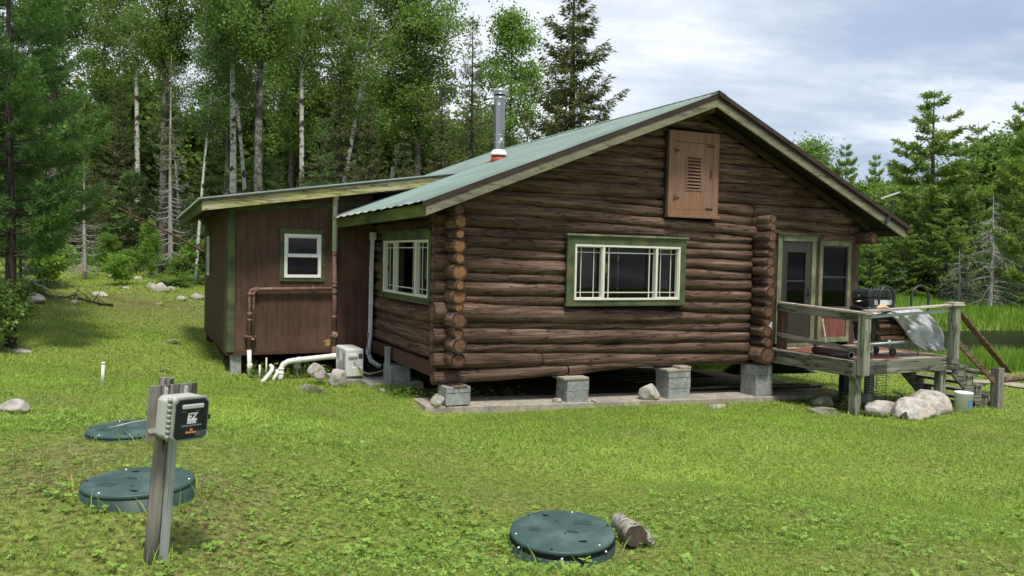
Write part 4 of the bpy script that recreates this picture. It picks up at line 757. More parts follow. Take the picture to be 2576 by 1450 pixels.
rows = [(-.765, .06), (-.79, .17), (-.84, .15), (-.98, .12), (-1.15, .10), (-1.32, .07)]
for k in range(n):
    pass
vs = []
for zi, (z, ex) in enumerate(rows):
    for k in range(n):
        t = 2 * math.pi * k / n; a = math.cos(t); b = math.sin(t); fx = (abs(a) ** .5) * (1 if a > 0 else -1); fy = (abs(b) ** .5) * (1 if b > 0 else -1)
        w = .02 * math.sin(k * 2.3 + zi) + q.uniform(-.012, .012)
        vs.append((GS + .35 + fx * (.33 + ex * .6 + w - .05 * zi / 5), GV + fy * (.17 + ex * .5 + w), z + q.uniform(-.02, .02) - (.09 * math.sin(k * 1.1) if zi == 5 else 0)))
mb.add(vs, [(i * n + k, i * n + (k + 1) % n, (i + 1) * n + (k + 1) % n, (i + 1) * n + k) for i in range(len(rows) - 1) for k in range(n)], smooth=True); mb.build('grill_cover', 'black_cloth', g, fix=False)
mb = MB()
for a, b, c in ((.08, .55, -.15), (.62, .75, -.15), (.08, .0, .15), (.62, .70, .15)): pass
for c in (-.15, .15): mb.tube([(GS + .10, GV + c, -.9), (GS + .66, GV + c, -1.6)], .013, 8); mb.tube([(GS + .62, GV + c, -.9), (GS + .05, GV + c, -1.68)], .013, 8)
mb.build('leg_frame', 'galvanized', g)
for c in (-.19, .19):
    mb = MB(); mb.tube([(GS + .67, GV + c - .02, -1.615), (GS + .67, GV + c + .02, -1.615)], .075, 20, smooth=False); mb.build('wheel', 'black_metal', g, bevel=.006)
# firewood rack
HV = -1.93
fr = thing('firewood_rack', 'black tubular firewood rack with two tall round hoops', 'rack', (8.3, HV, DZ))
for a, b, tp in ((7.72, 8.10, -.40), (8.56, 9.02, -.375)):
    r = (b - a) / 2; c = (a + b) / 2; P = [(a, HV, DZ + .01)] + [(c - r * math.cos(t), HV, tp - r + r * math.sin(t)) for t in np.linspace(0, math.pi, 13)] + [(b, HV, DZ + .01)]
    mb = MB(); mb.tube(P, .021, 10); mb.build('hoop', 'black_metal', fr)
mb = MB(); mb.tube([(7.45, HV - .03, -1.44), (8.95, HV - .03, -1.40)], .024, 10); mb.tube([(7.45, HV + .3, -1.44), (8.95, HV + .3, -1.40)], .024, 10); mb.build('bar', 'galvanized', fr)
mb = MB(); mb.tube([(7.98, HV - .03, -1.465), (7.98, HV - .03, -1.375)], .032, 10); 
mb.build('clamp', 'galvanized', fr)
for a in (7.6, 8.8): mb = MB(); mb.tube([(a, HV, -1.44), (a, HV, DZ)], .018, 8); mb.build('leg', 'galvanized', fr)
q = random.Random(11)
for i, (a, z, r) in enumerate([(0, -1.34, .06), (.13, -1.34, .065), (.05, -1.23, .06), (.17, -1.225, .055), (.0, -1.13, .055), (.11, -1.12, .06), (.2, -1.10, .05), (.24, -1.33, .055), (.06, -1.02, .055), (.18, -1.0, .05)]):
    s0 = 7.78 + q.uniform(-.05, .05); ang = [q.uniform(0, 1) for _ in range(3)]; m2 = MB(); L_ = q.uniform(.85, 1.0)
    poly = [(r * math.cos(t), r * math.sin(t)) for t in sorted([ang[0], 1.6 + ang[1] * .8, 3.2 + ang[2] * .8, 4.9 + ang[0] * .6])]
    m2.prism(poly, 0, 1, lambda x, y, c: (s0 + L_ * c, HV + .02 + a + x, z + y)); o = m2.build('firewood_log', 'firewood', None, bevel=.006)
    tag(o, 'split firewood log stacked on the rack under the silver tarp', 'firewood', 'split firewood logs on the rack'); recenter(o)
# silver tarp: hangs in front of the wood and goes back over it
Lc = [(2236, 793), (2252, 803), (2268, 822), (2280, 842), (2296, 862), (2316, 876), (2338, 885)]
Rc = [(2328, 785), (2345, 799), (2364, 822), (2374, 842), (2375, 856), (2372, 868), (2378, 881)]
nr, nc = 26, 22; vs = []; q = random.Random(8)
def crv(c, t):
    x = t * (len(c) - 1); i = min(int(x), len(c) - 2); f_ = x - i; return (c[i][0] * (1 - f_) + c[i + 1][0] * f_, c[i][1] * (1 - f_) + c[i + 1][1] * f_)
nz = [(q.uniform(2, 9), q.uniform(2, 9), q.uniform(0, 6)) for _ in range(9)]
for i in range(nr):
    t = i / (nr - 1); l = crv(Lc, t); r = crv(Rc, t)
    for j in range(nc):
        u = j / (nc - 1); px, py = l[0] * (1 - u) + r[0] * u, l[1] * (1 - u) + r[1] * u
        bul = -2.0 - .10 * math.sin(math.pi * u) * (1 - .3 * t) - .05 * t + sum(math.sin(a * u * 2 + b * t * 2 + c) for a, b, c in nz) * .018 + .02 * math.sin(u * 23 + t * 9 + 2 * math.sin(t * 11)) * math.sin(t * 17 - u * 6)
        vs.append(onv(px, py, bul))
F = [(i * nc + j, i * nc + j + 1, (i + 1) * nc + j + 1, (i + 1) * nc + j) for i in range(nr - 1) for j in range(nc - 1)]
mb = MB(); mb.add(vs, F, smooth=True)
b0 = len(mb.v); top = [np.array(vs[j]) for j in range(nc)]; K = 8   # over the top and down the back
ext = [onv(2200, 792, -1.98), onv(2218, 789, -1.98)] + top
vs2 = []
for k in range(K):
    t = k / (K - 1)
    for j, p in enumerate(ext): vs2.append((p[0] + .01 * math.sin(j + k), p[1] + t * .5, p[2] + .05 * math.sin(min(1, t * 1.6) * 1.6) + .012 * math.sin(j * 1.9 + k * 1.3) - max(0, t - .7) * 1.2))
m_ = len(ext); mb.add(vs2, [(k * m_ + j, k * m_ + j + 1, (k + 1) * m_ + j + 1, (k + 1) * m_ + j) for k in range(K - 1) for j in range(m_ - 1)], smooth=True)
tp = mb.build('tarp', 'foil_tarp', fix=False); so = tp.modifiers.new('thick', 'SOLIDIFY'); so.thickness = .004
tag(tp, 'crinkled silver tarp draped over the firewood rack on the deck', 'tarp')
mb = MB(); mb.tube([vs[i * nc] for i in range(nr)], .008, 5); o = mb.build('hem', 'tarp_edge'); o.parent = tp
# small stuff on the deck
mb = MB(); mb.tube([(7.30, -2.12, DZ + .095), (7.0, -1.55, DZ + .095)], .088, 22); 
dm = thing('brown_tube', 'brown metal tube lying on the deck boards behind the front post', 'tube', (7.1, -1.9, DZ)); mb = MB(); a_, b_ = (6.98, -1.95, DZ + .075), (7.52, -1.1, DZ + .075); a_, b_ = (6.99, -2.0, DZ + .075), (6.99 + .05, -1.1, DZ + .075)
mb.tube([a_, b_], .072, 22, capmi=1); mb.build('body', ['drum_brown', 'black_hole'], dm)
mb = MB(); 
for t in range(24): pass
mb.tube([(a_[0] + .0 + .058 * math.cos(t), a_[1] - .006, a_[2] + .058 * math.sin(t)) for t in np.linspace(0, 2 * math.pi, 25)], .008, 6, cap=False); mb.build('rim_ring', 'galvanized', dm)
mb = MB(); mb.box(a_[0] - .076, a_[0] - .062, -1.75, -1.6, DZ + .03, DZ + .07); mb.build('sticker', 'label_grey', dm)
pipe('wooden_stick', [(7.86, -.62, DZ), (8.15, -.2, -1.12)], .014, 'thin wooden stick leaning at the wall below the porch window', 'rail_cap', 6)
mb = MB(); gvs = []; 
for i in range(7):
    for k in range(10):
        t = 2 * math.pi * k / 10; u = i / 6; gvs.append((7.18 + .26 * u, -2.36 + .05 * math.cos(t) * (.6 + .6 * math.sin(u * 3)), -.775 + .035 * (1 + math.sin(t)) * (.5 + .8 * math.sin(u * 3.0 + .15))))
mb.add(gvs, [(i * 10 + k, i * 10 + (k + 1) % 10, (i + 1) * 10 + (k + 1) % 10, (i + 1) * 10 + k) for i in range(6) for k in range(10)] + [tuple(range(10)), tuple(range(69, 59, -1))], smooth=True)
o = mb.build('work_glove', 'leather_tan'); tag(o, 'tan glove lying on the deck rail in front of the grill', 'glove'); recenter(o)
# jacket seen through the door glass
mb = MB(); P = []
for i in range(12):
    u = i / 11
    for k in range(14):
        t = 2 * math.pi * k / 14; w = .16 + .06 * math.sin(u * 2.4) - .05 * u + .012 * math.sin(5 * t + u * 9); P.append((7.50 + w * .8 * math.cos(t), .26 + .06 * math.sin(t), -.02 - u * .85 + .02 * math.sin(3 * t)))
mb.add(P, [(i * 14 + k, i * 14 + (k + 1) % 14, (i + 1) * 14 + (k + 1) % 14, (i + 1) * 14 + k) for i in range(11) for k in range(14)] + [tuple(range(14))], smooth=True)
mb.tube([(7.40, .26, -.08), (7.36, .24, -.35), (7.38, .22, -.62)], [.07, .06, .05], 10); o = mb.build('jacket', 'orange_cloth'); tag(o, 'orange jacket hanging inside behind the door glass', 'jacket'); recenter(o)
# bucket by the stairs
B = onv(2422, 1045, -2.75); bk_ = thing('plastic_bucket', 'white plastic bucket with a blue label behind the boulders', 'bucket', (B[0], B[1], -2.85))
BZ = g1(*W(B[0], B[1], 0)[:2]) - .02
mb = MB(); mb.lathe([(.0, 0), (.13, 0), (.15, .36), (.157, .365), (.157, .39), (.143, .39), (.14, .34), (.0, .34)], 26, (B[0], B[1], BZ)); mb.build('body', 'bucket_white', bk_)
mb = MB(); rr = .148
mb.add([(B[0] + rr * math.cos(t), B[1] + rr * math.sin(t), BZ + z) for z in (.13, .20) for t in np.linspace(-1.9, -.9, 7)], [(i, i + 1, 8 + i, 7 + i) for i in range(6)]); mb.add([(B[0] + rr * math.cos(t), B[1] + rr * math.sin(t), BZ + z) for z in (.23, .25) for t in np.linspace(-2.0, -.9, 7)], [(i, i + 1, 8 + i, 7 + i) for i in range(6)]); mb.build('label', 'label_blue', bk_, fix=False)
# lumber and siding stored under the deck and cabin
def plank(name, p0, p1, w, h, lab, mat, group=None):
    mb = MB(); mb.beam(p0, p1, w, h); o = mb.build(name, mat, bevel=.003); tag(o, lab, 'board', group); recenter(o); return o
for i in range(6):
    plank('siding_sheet', (6.9 + i * .02, 1.15 - i * .03, -2.36 + i * .035), (9.0 - i * .06, .95, -2.38 + i * .035), .5, .012, 'black siding sheet in the pile under the deck', 'black_metal', 'black siding sheets piled under the deck')
plank('lumber_plank', (6.9, .35, -2.52), (8.3, .30, -2.54), .14, .04, 'brown plank lying on the ground below the siding pile', 'rail_brown')
plank('lumber_plank', (6.9, .6, -2.62), (8.9, .62, -2.64), .3, .05, 'dark plank at the bottom under the deck', 'dark_edge')
for i in range(4): plank('lumber_plank', (4.6 - i * .1, 1.3 + i * .25, -2.45 + i * .01), (6.6, 1.35 + i * .25, -2.45 + i * .01), .2, .03, 'dark green board stored flat under the cabin floor', 'green_trim', 'dark green boards stored under the cabin')
plank('lumber_plank', (4.9, .75, -2.55), (6.9, .72, -2.57), .1, .04, 'grey plank on the footing between the third and fourth piers', 'weathered_along')
# ---------------------------------------------------------------- septic lids
def lid(px, py, d, ztilt, hr, lab, seed, gap=.0, spin=0, r=.305):
    P = at(px, py, d); t = thing('septic_lid', lab, 'access lid', tuple(P), Matrix.Identity(4)); q = random.Random(seed)
    Fm = Matrix.Translation(P) @ Matrix.Rotation(ztilt, 4, 'X') @ Matrix.Rotation(spin, 4, 'Z'); MW[t.name] = Fm; t.matrix_world = Fm
    fr = Fm
    mb = MB(); mb.lathe([(r - .012, -.03 - gap), (r + .004, -.03 - gap), (r + .002, -hr - .2)], 64); mb.build('riser', 'riser_green', t, fr)
    mb = MB(); mb.lathe([(0, 0), (r - .01, 0), (r, -.006), (r, -.028), (r - .02, -.03)], 64); mb.build('cover', 'lid_green', t, fr)
    for k in range(6):
        a = 2 * math.pi * k / 6 + .4; x, y = (r - .025) * math.cos(a), (r - .025) * math.sin(a); mb = MB(); mb.lathe([(0, .005), (.006, .004), (.008, 0)], 10, (x, y, 0)); mb.build('screw', 'steel' if k % 2 else 'black_hole', t, fr)
    if gap:
        for k in range(7):
            a = 2 * math.pi * k / 7 + 3.9; mb = MB(); mb.lathe([(0, .008), (.007, .006), (.009, 0)], 10, ((r + .006) * math.cos(a), (r + .006) * math.sin(a), -.035)); mb.build('bolt', 'steel', t, fr)
        mb = MB(); mb.lathe([(r + .002, -.028), (r + .002, -.03 - gap)], 64); mb.build('gasket', 'black_hole', t, fr)
    for (x, y, w, h) in ((.11, .13, .11, .06), (-.16, -.02, .07, .05), (.06, -.02, .07, .022)):
        mb = MB(); mb.box(x - w / 2, x + w / 2, y - h / 2, y + h / 2, .0005, .0022)
        for i_ in range(3): mb.box(x - w * .42, x + w * .42, y - h * .36 + i_ * h * .27, y - h * .36 + i_ * h * .27 + h * .09, .0022, .0036)
        mb.build('raised_panel', 'lid_mark', t, fr)
    mb = MB()
    for (x, y) in ((-.12, .19), (.13, -.14), (-.05, .12), (.02, -.05)):
        k = 7; big_ = abs(x) > .1; rr = .02 if big_ else .009
        mb.add([(x + rr * (1.7 if big_ else 1) * q.uniform(.5, 1) * math.cos(2 * math.pi * i / k), y + rr * q.uniform(.4, 1) * math.sin(2 * math.pi * i / k), .003) for i in range(k)], [tuple(range(k))])
    mb.build('lifting_slot', 'black_hole', t, fr, fix=False)
    return t
lid(1415, 1333, 4.76, math.radians(4.5), .09, 'round green plastic lid in the right foreground beside a weathered log', 1, gap=.018, spin=-.15)
lid(349, 1208, 4.76, math.radians(.5), .10, 'round green plastic lid behind the control post on a raised ring', 2, spin=2.9)
lid(324, 1076, 6.4, math.radians(1), .03, 'farthest round green plastic lid, flush with the ground', 3, spin=2.9)
pipe_ = MB(); a_, b_ = at(292, 1076, 6.25), at(372, 1060, 6.5); md = (a_ + b_) / 2 + np.array([0, 0, .012])
pipe_.tube([a_ + (0, 0, .012), md + (0, 0, .004), b_ + (0, 0, .01)], [.004, .006, .005], 6); pipe_.tube([a_ + (.05, .02, .015), a_ + (-.03, -.06, .012)], .003, 5); o = pipe_.build('dry_twig', 'bark_dead', frame=Matrix.Identity(4)); tag(o, 'dry twig lying across the farthest green lid', 'twig'); recenter(o)
# weathered log beside the front lid
I4 = Matrix.Identity(4)
p0 = at(1556, 1290, 5.28); p1 = at(1597, 1345, 4.80); p0[2] = g1(p0[0], p0[1]) + .07; p1[2] = g1(p1[0], p1[1]) + .075
dl = thing('driftwood_log', 'short weathered grey log piece touching the front lid', 'log', tuple(p1), I4)
mb = MB(); q = random.Random(4); w8 = [q.uniform(-.13, .13) for _ in range(200)]
mb.tube([p0 + (p1 - p0) * t for t in np.linspace(-.1, 1.1, 9)], [.04, .052, .052, .053, .055, .058, .062, .066, .064], 18, capmi=1, wob=lambda i, j: 1 + w8[(j * 7) % 200] + .5 * w8[(i * 3 + j) % 200]); mb.build('trunk_piece', ['driftwood', 'driftwood_end'], dl, I4)
d_ = (p1 - p0) / np.linalg.norm(p1 - p0); sd_ = np.cross(d_, (0, 0, 1)); mb = MB(); mb.tube([p1 - d_ * .12 - sd_ * .045 + (0, 0, .01), p1 + d_ * .0 - sd_ * .075 + (0, 0, -.01), p1 + d_ * .05 - sd_ * .10 + (0, 0, -.05)], [.03, .028, .012], 8); mb.build('root_stub', 'driftwood', dl, I4)
# ---------------------------------------------------------------- control panel on its post
a60 = math.radians(60)
Pb = at(399, 1425, 4.02); Pb[2] = g1(Pb[0], Pb[1])
lean = Matrix.Rotation(math.radians(4.3), 4, Vector((FW[0] * 1.0 - .37, .93, 0)).normalized())
CT = Matrix.Translation(Pb) @ lean @ Matrix.Rotation(a60, 4, 'Z')
cp_ = thing('control_post', 'weathered wooden post carrying a grey control box with a black cover', 'control panel', (0, 0, 0), CT)
fr = CT
H = (np.array(at(433, 950, 4.06)) - Pb)[2]
mb = MB(); mb.tube([(0, .06, -.2), (0, .06, H * .3), (0, .06, H * .7), (0, .06, H - .004), (0, .06, H)], [.036, .035, .035, .036, .033], 18, wob=lambda i, j: 1 + .03 * math.sin(j * 2.1)); mb.build('post', 'weathered', cp_, fr)
mb = MB(); mb.beam((.030, .008, -.05), (.026, .008, H - .27), .036, .028, (0, 1, 0)); mb.beam((.030, -.010, -.05), (.026, -.010, H - .27), .024, .008, (0, 1, 0)); mb.build('conduit', 'galvanized', cp_, fr, bevel=.003)
BT = H - .022; bx0, bx1 = -.10, .10; bz0, bz1 = BT - .25, BT - .045
mb = MB(); mb.box(-.135, .13, -.012, .006, BT - .27, BT); mb.build('backboard', 'weathered', cp_, fr, bevel=.002)
mb = MB(); c_ = .022
def oct(x0, x1, z0, z1, c): return [(x0 + c, z0), (x1 - c, z0), (x1, z0 + c), (x1, z1 - c), (x1 - c, z1), (x0 + c, z1), (x0, z1 - c), (x0, z0 + c)]
mb.prism(oct(bx0, bx1, bz0, bz1, .02), -.125, -.0125, lambda a, b, c: (a, c, b)); en = mb.build('enclosure', 'box_grey', cp_, fr, bevel=.006)
mb = MB(); mb.prism(oct(bx0 - .004, bx1 + .004, bz0 - .004, bz1 + .004, .022), -.142, -.1255, lambda a, b, c: (a, c, b)); mb.build('clear_rim', 'box_clear', en, fr, bevel=.005)
mb = MB(); mb.prism(oct(bx0 + .007, bx1 - .007, bz0 + .007, bz1 - .007, .02), -.147, -.1425, lambda a, b, c: (a, c, b)); fc = mb.build('front_cover', 'box_face', cp_, fr, bevel=.002)
mb = MB()
for i in range(8):
    z = bz0 + .012 + i * .025; mb.tube([(bx0 - .008, -.118, z), (bx0 - .008, -.118, z + .018)], .012, 10)
mb.tube([(bx0 - .008, -.118, bz0), (bx0 - .008, -.118, bz1 - .02)], .006, 8); mb.build('hinge', 'box_clear', en, fr)
for x in (-.055, .06):
    mb = MB(); mb.prism([(x - .011, BT - .045), (x + .011, BT - .045), (x + .011, BT - .018), (x + .006, BT - .008), (x - .006, BT - .008), (x - .011, BT - .018)], -.017, -.0125, lambda a, b, c: (a, c, b)); mb.tube([(x, -.022, BT - .022), (x, -.017, BT - .022)], .004, 8); mb.build('mounting_tab', 'box_grey', en, fr, bevel=.001)
mb = MB(); mb.prism([(bx0 - .03, bz0 + .022), (bx0 + .01, bz0 + .022), (bx0 + .01, bz0 + .044), (bx0 - .03, bz0 + .044), (bx0 - .036, bz0 + .033)], -.017, -.0125, lambda a, b, c: (a, c, b)); mb.build('mounting_tab', 'box_grey', en, fr, bevel=.001)
mb = MB(); mb.box(-.062, .058, -.16, -.147, bz1 - .052, bz1 - .030); mb.build('handle_plate', 'box_grey', fc, fr, bevel=.005)
mb = MB(); mb.box(bx1 + .002, bx1 + .010, -.15, -.12, (bz0 + bz1) / 2 - .012, (bz0 + bz1) / 2 + .012); mb.build('latch', 'black_metal', en, fr, bevel=.002)
mb = MB(); mb.box(.025, .09, -.1485, -.147, bz0 + .014, bz0 + .042); mb.build('rating_label', 'label_grey', fc, fr)
def text(s_, x, z, size, mat, shear=0, bold=0, extr=.0004):
    c = bpy.data.curves.new('lettering', 'FONT'); c.body = s_; c.size = size; c.align_x = 'CENTER'; c.align_y = 'CENTER'; c.shear = shear; c.offset = bold; c.extrude = extr; c.materials.append(M[mat])
    to = bpy.data.objects.new('tmp_text', c); me = bpy.data.meshes.new_from_object(to); bpy.data.objects.remove(to); o = bpy.data.objects.new('lettering', me); COL.objects.link(o); o.parent = fc
    o.matrix_local = Matrix.Translation((x, -.1482, z)) @ Matrix.Rotation(math.pi / 2, 4, 'X'); return o
text('EZ', .0, bz0 + .112, .048, 'label_white', .12, .0022); text('SERIES', .0, bz0 + .086, .019, 'label_white', 0, .0006)
text('SIMPLEX CONTROL PANEL', .002, bz0 + .070, .0095, 'ac_grey'); text('SJE', -.0, bz0 + .050, .013, 'label_orange', .25, .0004); text('Rhombus', -.002, bz0 + .038, .016, 'label_orange', .25, .0005)
text('POWER', -.045, bz1 - .066, .007, 'ac_grey'); text('ALARM', .03, bz1 - .066, .007, 'ac_grey')
pk = MB(); pk.tube([at(257, 975, 11), at(260, 911, 11)], .022, 10); pk.tube([at(260, 916, 11), at(260, 911, 11)], .026, 10); o = pk.build('white_stake', 'pipe_white', frame=I4); tag(o, 'lone white plastic pipe standing upright in the lawn on the left', 'stake'); recenter(o)
# ---------------------------------------------------------------- rocks
def noise3(p, seed):
    x, y, z = p; s = seed
    return (math.sin(x * 1.7 + s) * math.cos(y * 1.3 + s * 2) + .5 * math.sin(z * 3.1 + x * 2.3 + s * 3) + .3 * math.sin(y * 5.1 - z * 4.2 + s) + .18 * math.sin(x * 9 + z * 8 + s) )
def ico(sub):
    import bmesh
    bm = bmesh.new(); bmesh.ops.create_icosphere(bm, subdivisions=sub, radius=1); v = [tuple(p.co) for p in bm.verts]; f = [tuple(q.index for q in p.verts) for p in bm.faces]; bm.free(); return v, f
ICO4 = ico(4); ICO3 = ico(3)
def rock(px, py, wpx, hpx, lab, mat, seed, group=None, zbase=None, facet=.0, depth=.8, sink=.3, d=None):
    if d is None:
        P, d = gpt(px, py, 3.5)
    else: P = at(px, py, d)
    if zbase is not None: P[2] = zbase
    rx = wpx / 2 / F_PX * d; hz = hpx / F_PX * d; q = random.Random(seed); P = P + FW * rx * depth * .9 * np.array([1, 1, 0])
    vs, fs = ICO4 if wpx > 35 else ICO3
    planes = [(np.array([q.gauss(0, 1), q.gauss(0, 1), abs(q.gauss(0, .7))]), q.uniform(.62, .86)) for _ in range(10)]; planes = [(n / np.linalg.norm(n), o) for n, o in planes]
    out = []
    for v in vs:
        v = np.array(v); r = 1 + .10 * noise3(v * 1.4, seed) + .03 * noise3(v * 4, seed + 3) + .012 * noise3(v * 11, seed)
        p = v * r
        for n, o in planes:
            t = p @ n
            if t > o: p = p - n * (t - o) * .8
        out.append((p[0] * rx, p[1] * rx * depth, p[2] * hz * .5 * (1 + sink) + hz * .5 * (1 - sink)))
    mb = MB(); mb.add(out, fs, smooth=True)
    o = mb.build('boulder' if wpx > 80 else 'rock', mat, frame=Matrix.Translation(P) @ Matrix.Rotation(q.uniform(-.5, .5), 4, 'Z'), fix=False); tag(o, lab, 'boulder' if wpx > 80 else 'rock', group)
    me = o.data; n_ = len(me.vertices); a = np.empty(n_ * 3); me.vertices.foreach_get('co', a); a = a.reshape(-1, 3) - P; me.vertices.foreach_set('co', a.ravel()); o.location = P
    return o
rock(2230, 1052, 96, 38, 'rounded pale boulder immediately right of the deck corner post', 'rock_pale', 1)
rock(2312, 1060, 122, 50, 'middle grey boulder of the three below the stairs', 'rock_pale', 12)
rock(2358, 1050, 152, 58, 'largest pale boulder beside the white bucket', 'rock_pale', 23, depth=.7)
rock(2290, 1060, 42, 22, 'small black stone in front of the boulders', 'rock_dark', 4)
rock(2085, 1044, 96, 12, 'flat mossy stone in the grass left of the deck post', 'rock_moss', 5, sink=.6)
rock(2080, 1024, 60, 24, 'dark rounded stone in the shade under the deck', 'rock_grey', 6)
rock(2180, 1020, 80, 26, 'shaded stone under the wire shelf', 'rock_grey', 7)
rock(794, 946, 44, 34, 'upright grey rock at the foot of the addition wall', 'rock_pale', 8, d=15.6)
rock(801, 953, 38, 18, 'small rounded rock in front of the upright grey rock', 'rock_pale', 9, d=15.3)
rock(847, 971, 54, 42, 'angular pale rock left of the air conditioner', 'rock_pale', 10, d=14.9)
rock(775, 990, 78, 20, 'low flat brown stone in the lawn below the air conditioner', 'rock_moss', 11, sink=.7)
rock(961, 989, 20, 11, 'small white stone in the grass before the short footing', 'rock_pale', 13)
def rock_on(s_, v_, z_, w, h, lab, seed, mat='rock_pale'):
    P = W(s_, v_, z_); d = P @ FW; px = 1288 + F_PX * (P @ RT) / d; return rock(px, 0, w / d * F_PX, h / d * F_PX, lab, mat, seed, zbase=z_, d=d, depth=.75, sink=.1) if False else _rk(P, w, h, lab, seed, mat)
def _rk(P, w, h, lab, seed, mat):
    d = float(P @ FW); px = 1288 + F_PX * float(P @ RT) / d; py = 725 - F_PX * float(P @ UP) / d
    return rock(px, py, w / d * F_PX, h / d * F_PX, lab, mat, seed, d=d, depth=.75, sink=.1)
rock_on(-.13, -.22, -2.43, .235, .21, 'white knobbly rock on the left end of the long footing', 14)
rock_on(3.92, -.32, -2.55, .42, .31, 'big orange-white rock leaning before the third pier', 15)
rock_on(2.05, -.25, -2.49, .18, .09, 'small grey stone on the footing left of the second pier', 16, 'rock_grey')
rock_on(2.75, -.30, -2.51, .12, .07, 'small grey stone on the footing right of the second pier', 17, 'rock_grey')
rock(1808, 1030, 48, 10, 'flat stone in the grass before the long footing', 'rock_grey', 18, sink=.7)
rock(40, 889, 62, 10, 'long flat pale stone on the left lawn', 'rock_grey', 19, sink=.5)
rock(433, 866, 36, 14, 'low grey stone in the lawn left of the addition', 'rock_moss', 20)
rock(14, 1046, 76, 38, 'grey boulder cut by the left edge of the picture', 'rock_grey', 21)
rock(140, 889, 16, 5, 'tiny pale stone in the left lawn right of the long flat stone', 'rock_pale', 22)
rock(376, 727, 30, 14, 'rounded stone left of the white split rock', 'rock_grey', 24)
rock(396, 736, 42, 26, 'white split rock at the far end of the lawn', 'rock_pale', 25)
rock(428, 731, 30, 11, 'low pale stone under the fern', 'rock_pale', 26)
rock(403, 720, 22, 14, 'pinkish stone behind the white split rock', 'rock_grey', 27)
rock(246, 748, 42, 14, 'isolated oval white rock on the bare patch', 'rock_pale', 28)
rock(76, 762, 56, 26, 'round grey rock with branches on top at the left', 'rock_grey', 29)
rock(450, 758, 30, 14, 'pinkish rock before the addition end', 'rock_pale', 30)
rock(492, 756, 34, 18, 'cracked grey rock right beside the addition end', 'rock_grey', 31)
rock(106, 702, 46, 13, 'flat grey rock at the edge of the woods on the left', 'rock_grey', 32)
rock(60, 684, 28, 18, 'pale rock behind the young pine stem', 'rock_pale', 33)
rock(375, 700, 30, 14, 'pale stone in front of the fern at the wood edge', 'rock_pale', 34)
rock(354, 672, 46, 34, 'mossy boulder under the shrubs at the wood edge', 'rock_moss', 35)
rock(398, 771, 18, 8, 'small white stone below the white split rock', 'rock_pale', 36)
rock(181, 765, 26, 11, 'brownish stone between the round rock and oval rock', 'rock_grey', 37)
rock(312, 728, 26, 8, 'low stone in the middle of the far lawn', 'rock_grey', 38)
rock(340, 704, 34, 8, 'thin flat stone along the wood edge', 'rock_grey', 39)
rock(268, 697, 30, 7, 'half-hidden stone in the undergrowth edge', 'rock_grey', 40)
# bark scrap, stump, fallen branches, leaning dead trunk
P, d = gpt(415, 940); mb = MB(); mb.tube([P + (-.1, 0, .02), P + (0, .02, .05), P + (.12, 0, .02)], [.02, .035, .01], 7, flat=.4); o = mb.build('bark_scrap', 'bark_redbrown', frame=I4); tag(o, 'curled reddish bark scrap in the lawn behind the control box', 'bark'); recenter(o)
P, d = gpt(207, 668, 28); 
P, d = gpt(172, 692, 25); P = P + FW * 1.0; P[2] = g1(P[0], P[1])
mb = MB(); q = random.Random(3); n = 14; vs = [(P[0] + .2 * math.cos(2 * math.pi * k / n), P[1] + .2 * math.sin(2 * math.pi * k / n), P[2] - .1) for k in range(n)] + [(P[0] + .15 * math.cos(2 * math.pi * k / n), P[1] + .15 * math.sin(2 * math.pi * k / n), P[2] + .25 + .45 * max(0, math.cos(2 * math.pi * k / n)) + q.uniform(0, .1)) for k in range(n)] + [(P[0], P[1], P[2] + .3)]
mb.add(vs, [(k, (k + 1) % n, n + (k + 1) % n, n + k) for k in range(n)] + [(n + k, n + (k + 1) % n, 2 * n) for k in range(n)]); o = mb.build('tree_stump', 'interior_pine', frame=I4); tag(o, 'broken splintered stump at the wood edge on the left', 'stump'); recenter(o)
def branchy(name, P0, P1, r, lab, mat, seed, nb=8, bl=.5, cat='branch'):
    q = random.Random(seed); mb = MB(); k = 9; pts = [P0 + (P1 - P0) * t + np.array([q.uniform(-.04, .04), q.uniform(-.04, .04), q.uniform(-.03, .03)]) for t in np.linspace(0, 1, k)]
    mb.tube(pts, list(np.linspace(r, r * .4, k)), 7)
    for i in range(nb):
        p = pts[q.randrange(1, k - 1)]; d_ = np.array([q.gauss(0, 1), q.gauss(0, 1), q.uniform(-.1, 1)]); d_ /= np.linalg.norm(d_); l = q.uniform(.3, 1) * bl; m1 = p + d_ * l * .5 + np.array([0, 0, .02]); mb.tube([p, m1, p + d_ * l + np.array([q.uniform(-.1, .1), 0, q.uniform(-.1, .1)])], [r * .45, r * .3, r * .12], 5)
    o = mb.build(name, mat, frame=I4); tag(o, lab, cat); recenter(o); return o
a_, _ = gpt(285, 775, 18); b_, _ = gpt(150, 755, 18); branchy('fallen_branch', a_ + (0, 0, .05), b_ + (0, 0, .1), .035, 'dark fallen branch lying before the oval white rock', 'bark_dark', 1, 14, .7)
a_, _ = gpt(115, 762, 18); b_, _ = gpt(60, 752, 18); branchy('fallen_branch', a_ + (0, 0, .35), b_ + (0, 0, .5), .02, 'grey twiggy branches lying on the round rock', 'bark_dead', 2, 12, .6)
a_ = at(300, 525, 28); b_ = at(560, 655, 30); branchy('leaning_dead_trunk', b_, a_, .06, 'reddish dead trunk leaning across the wood edge behind the addition', 'bark_redbrown', 3, 8, .5, 'dead tree')
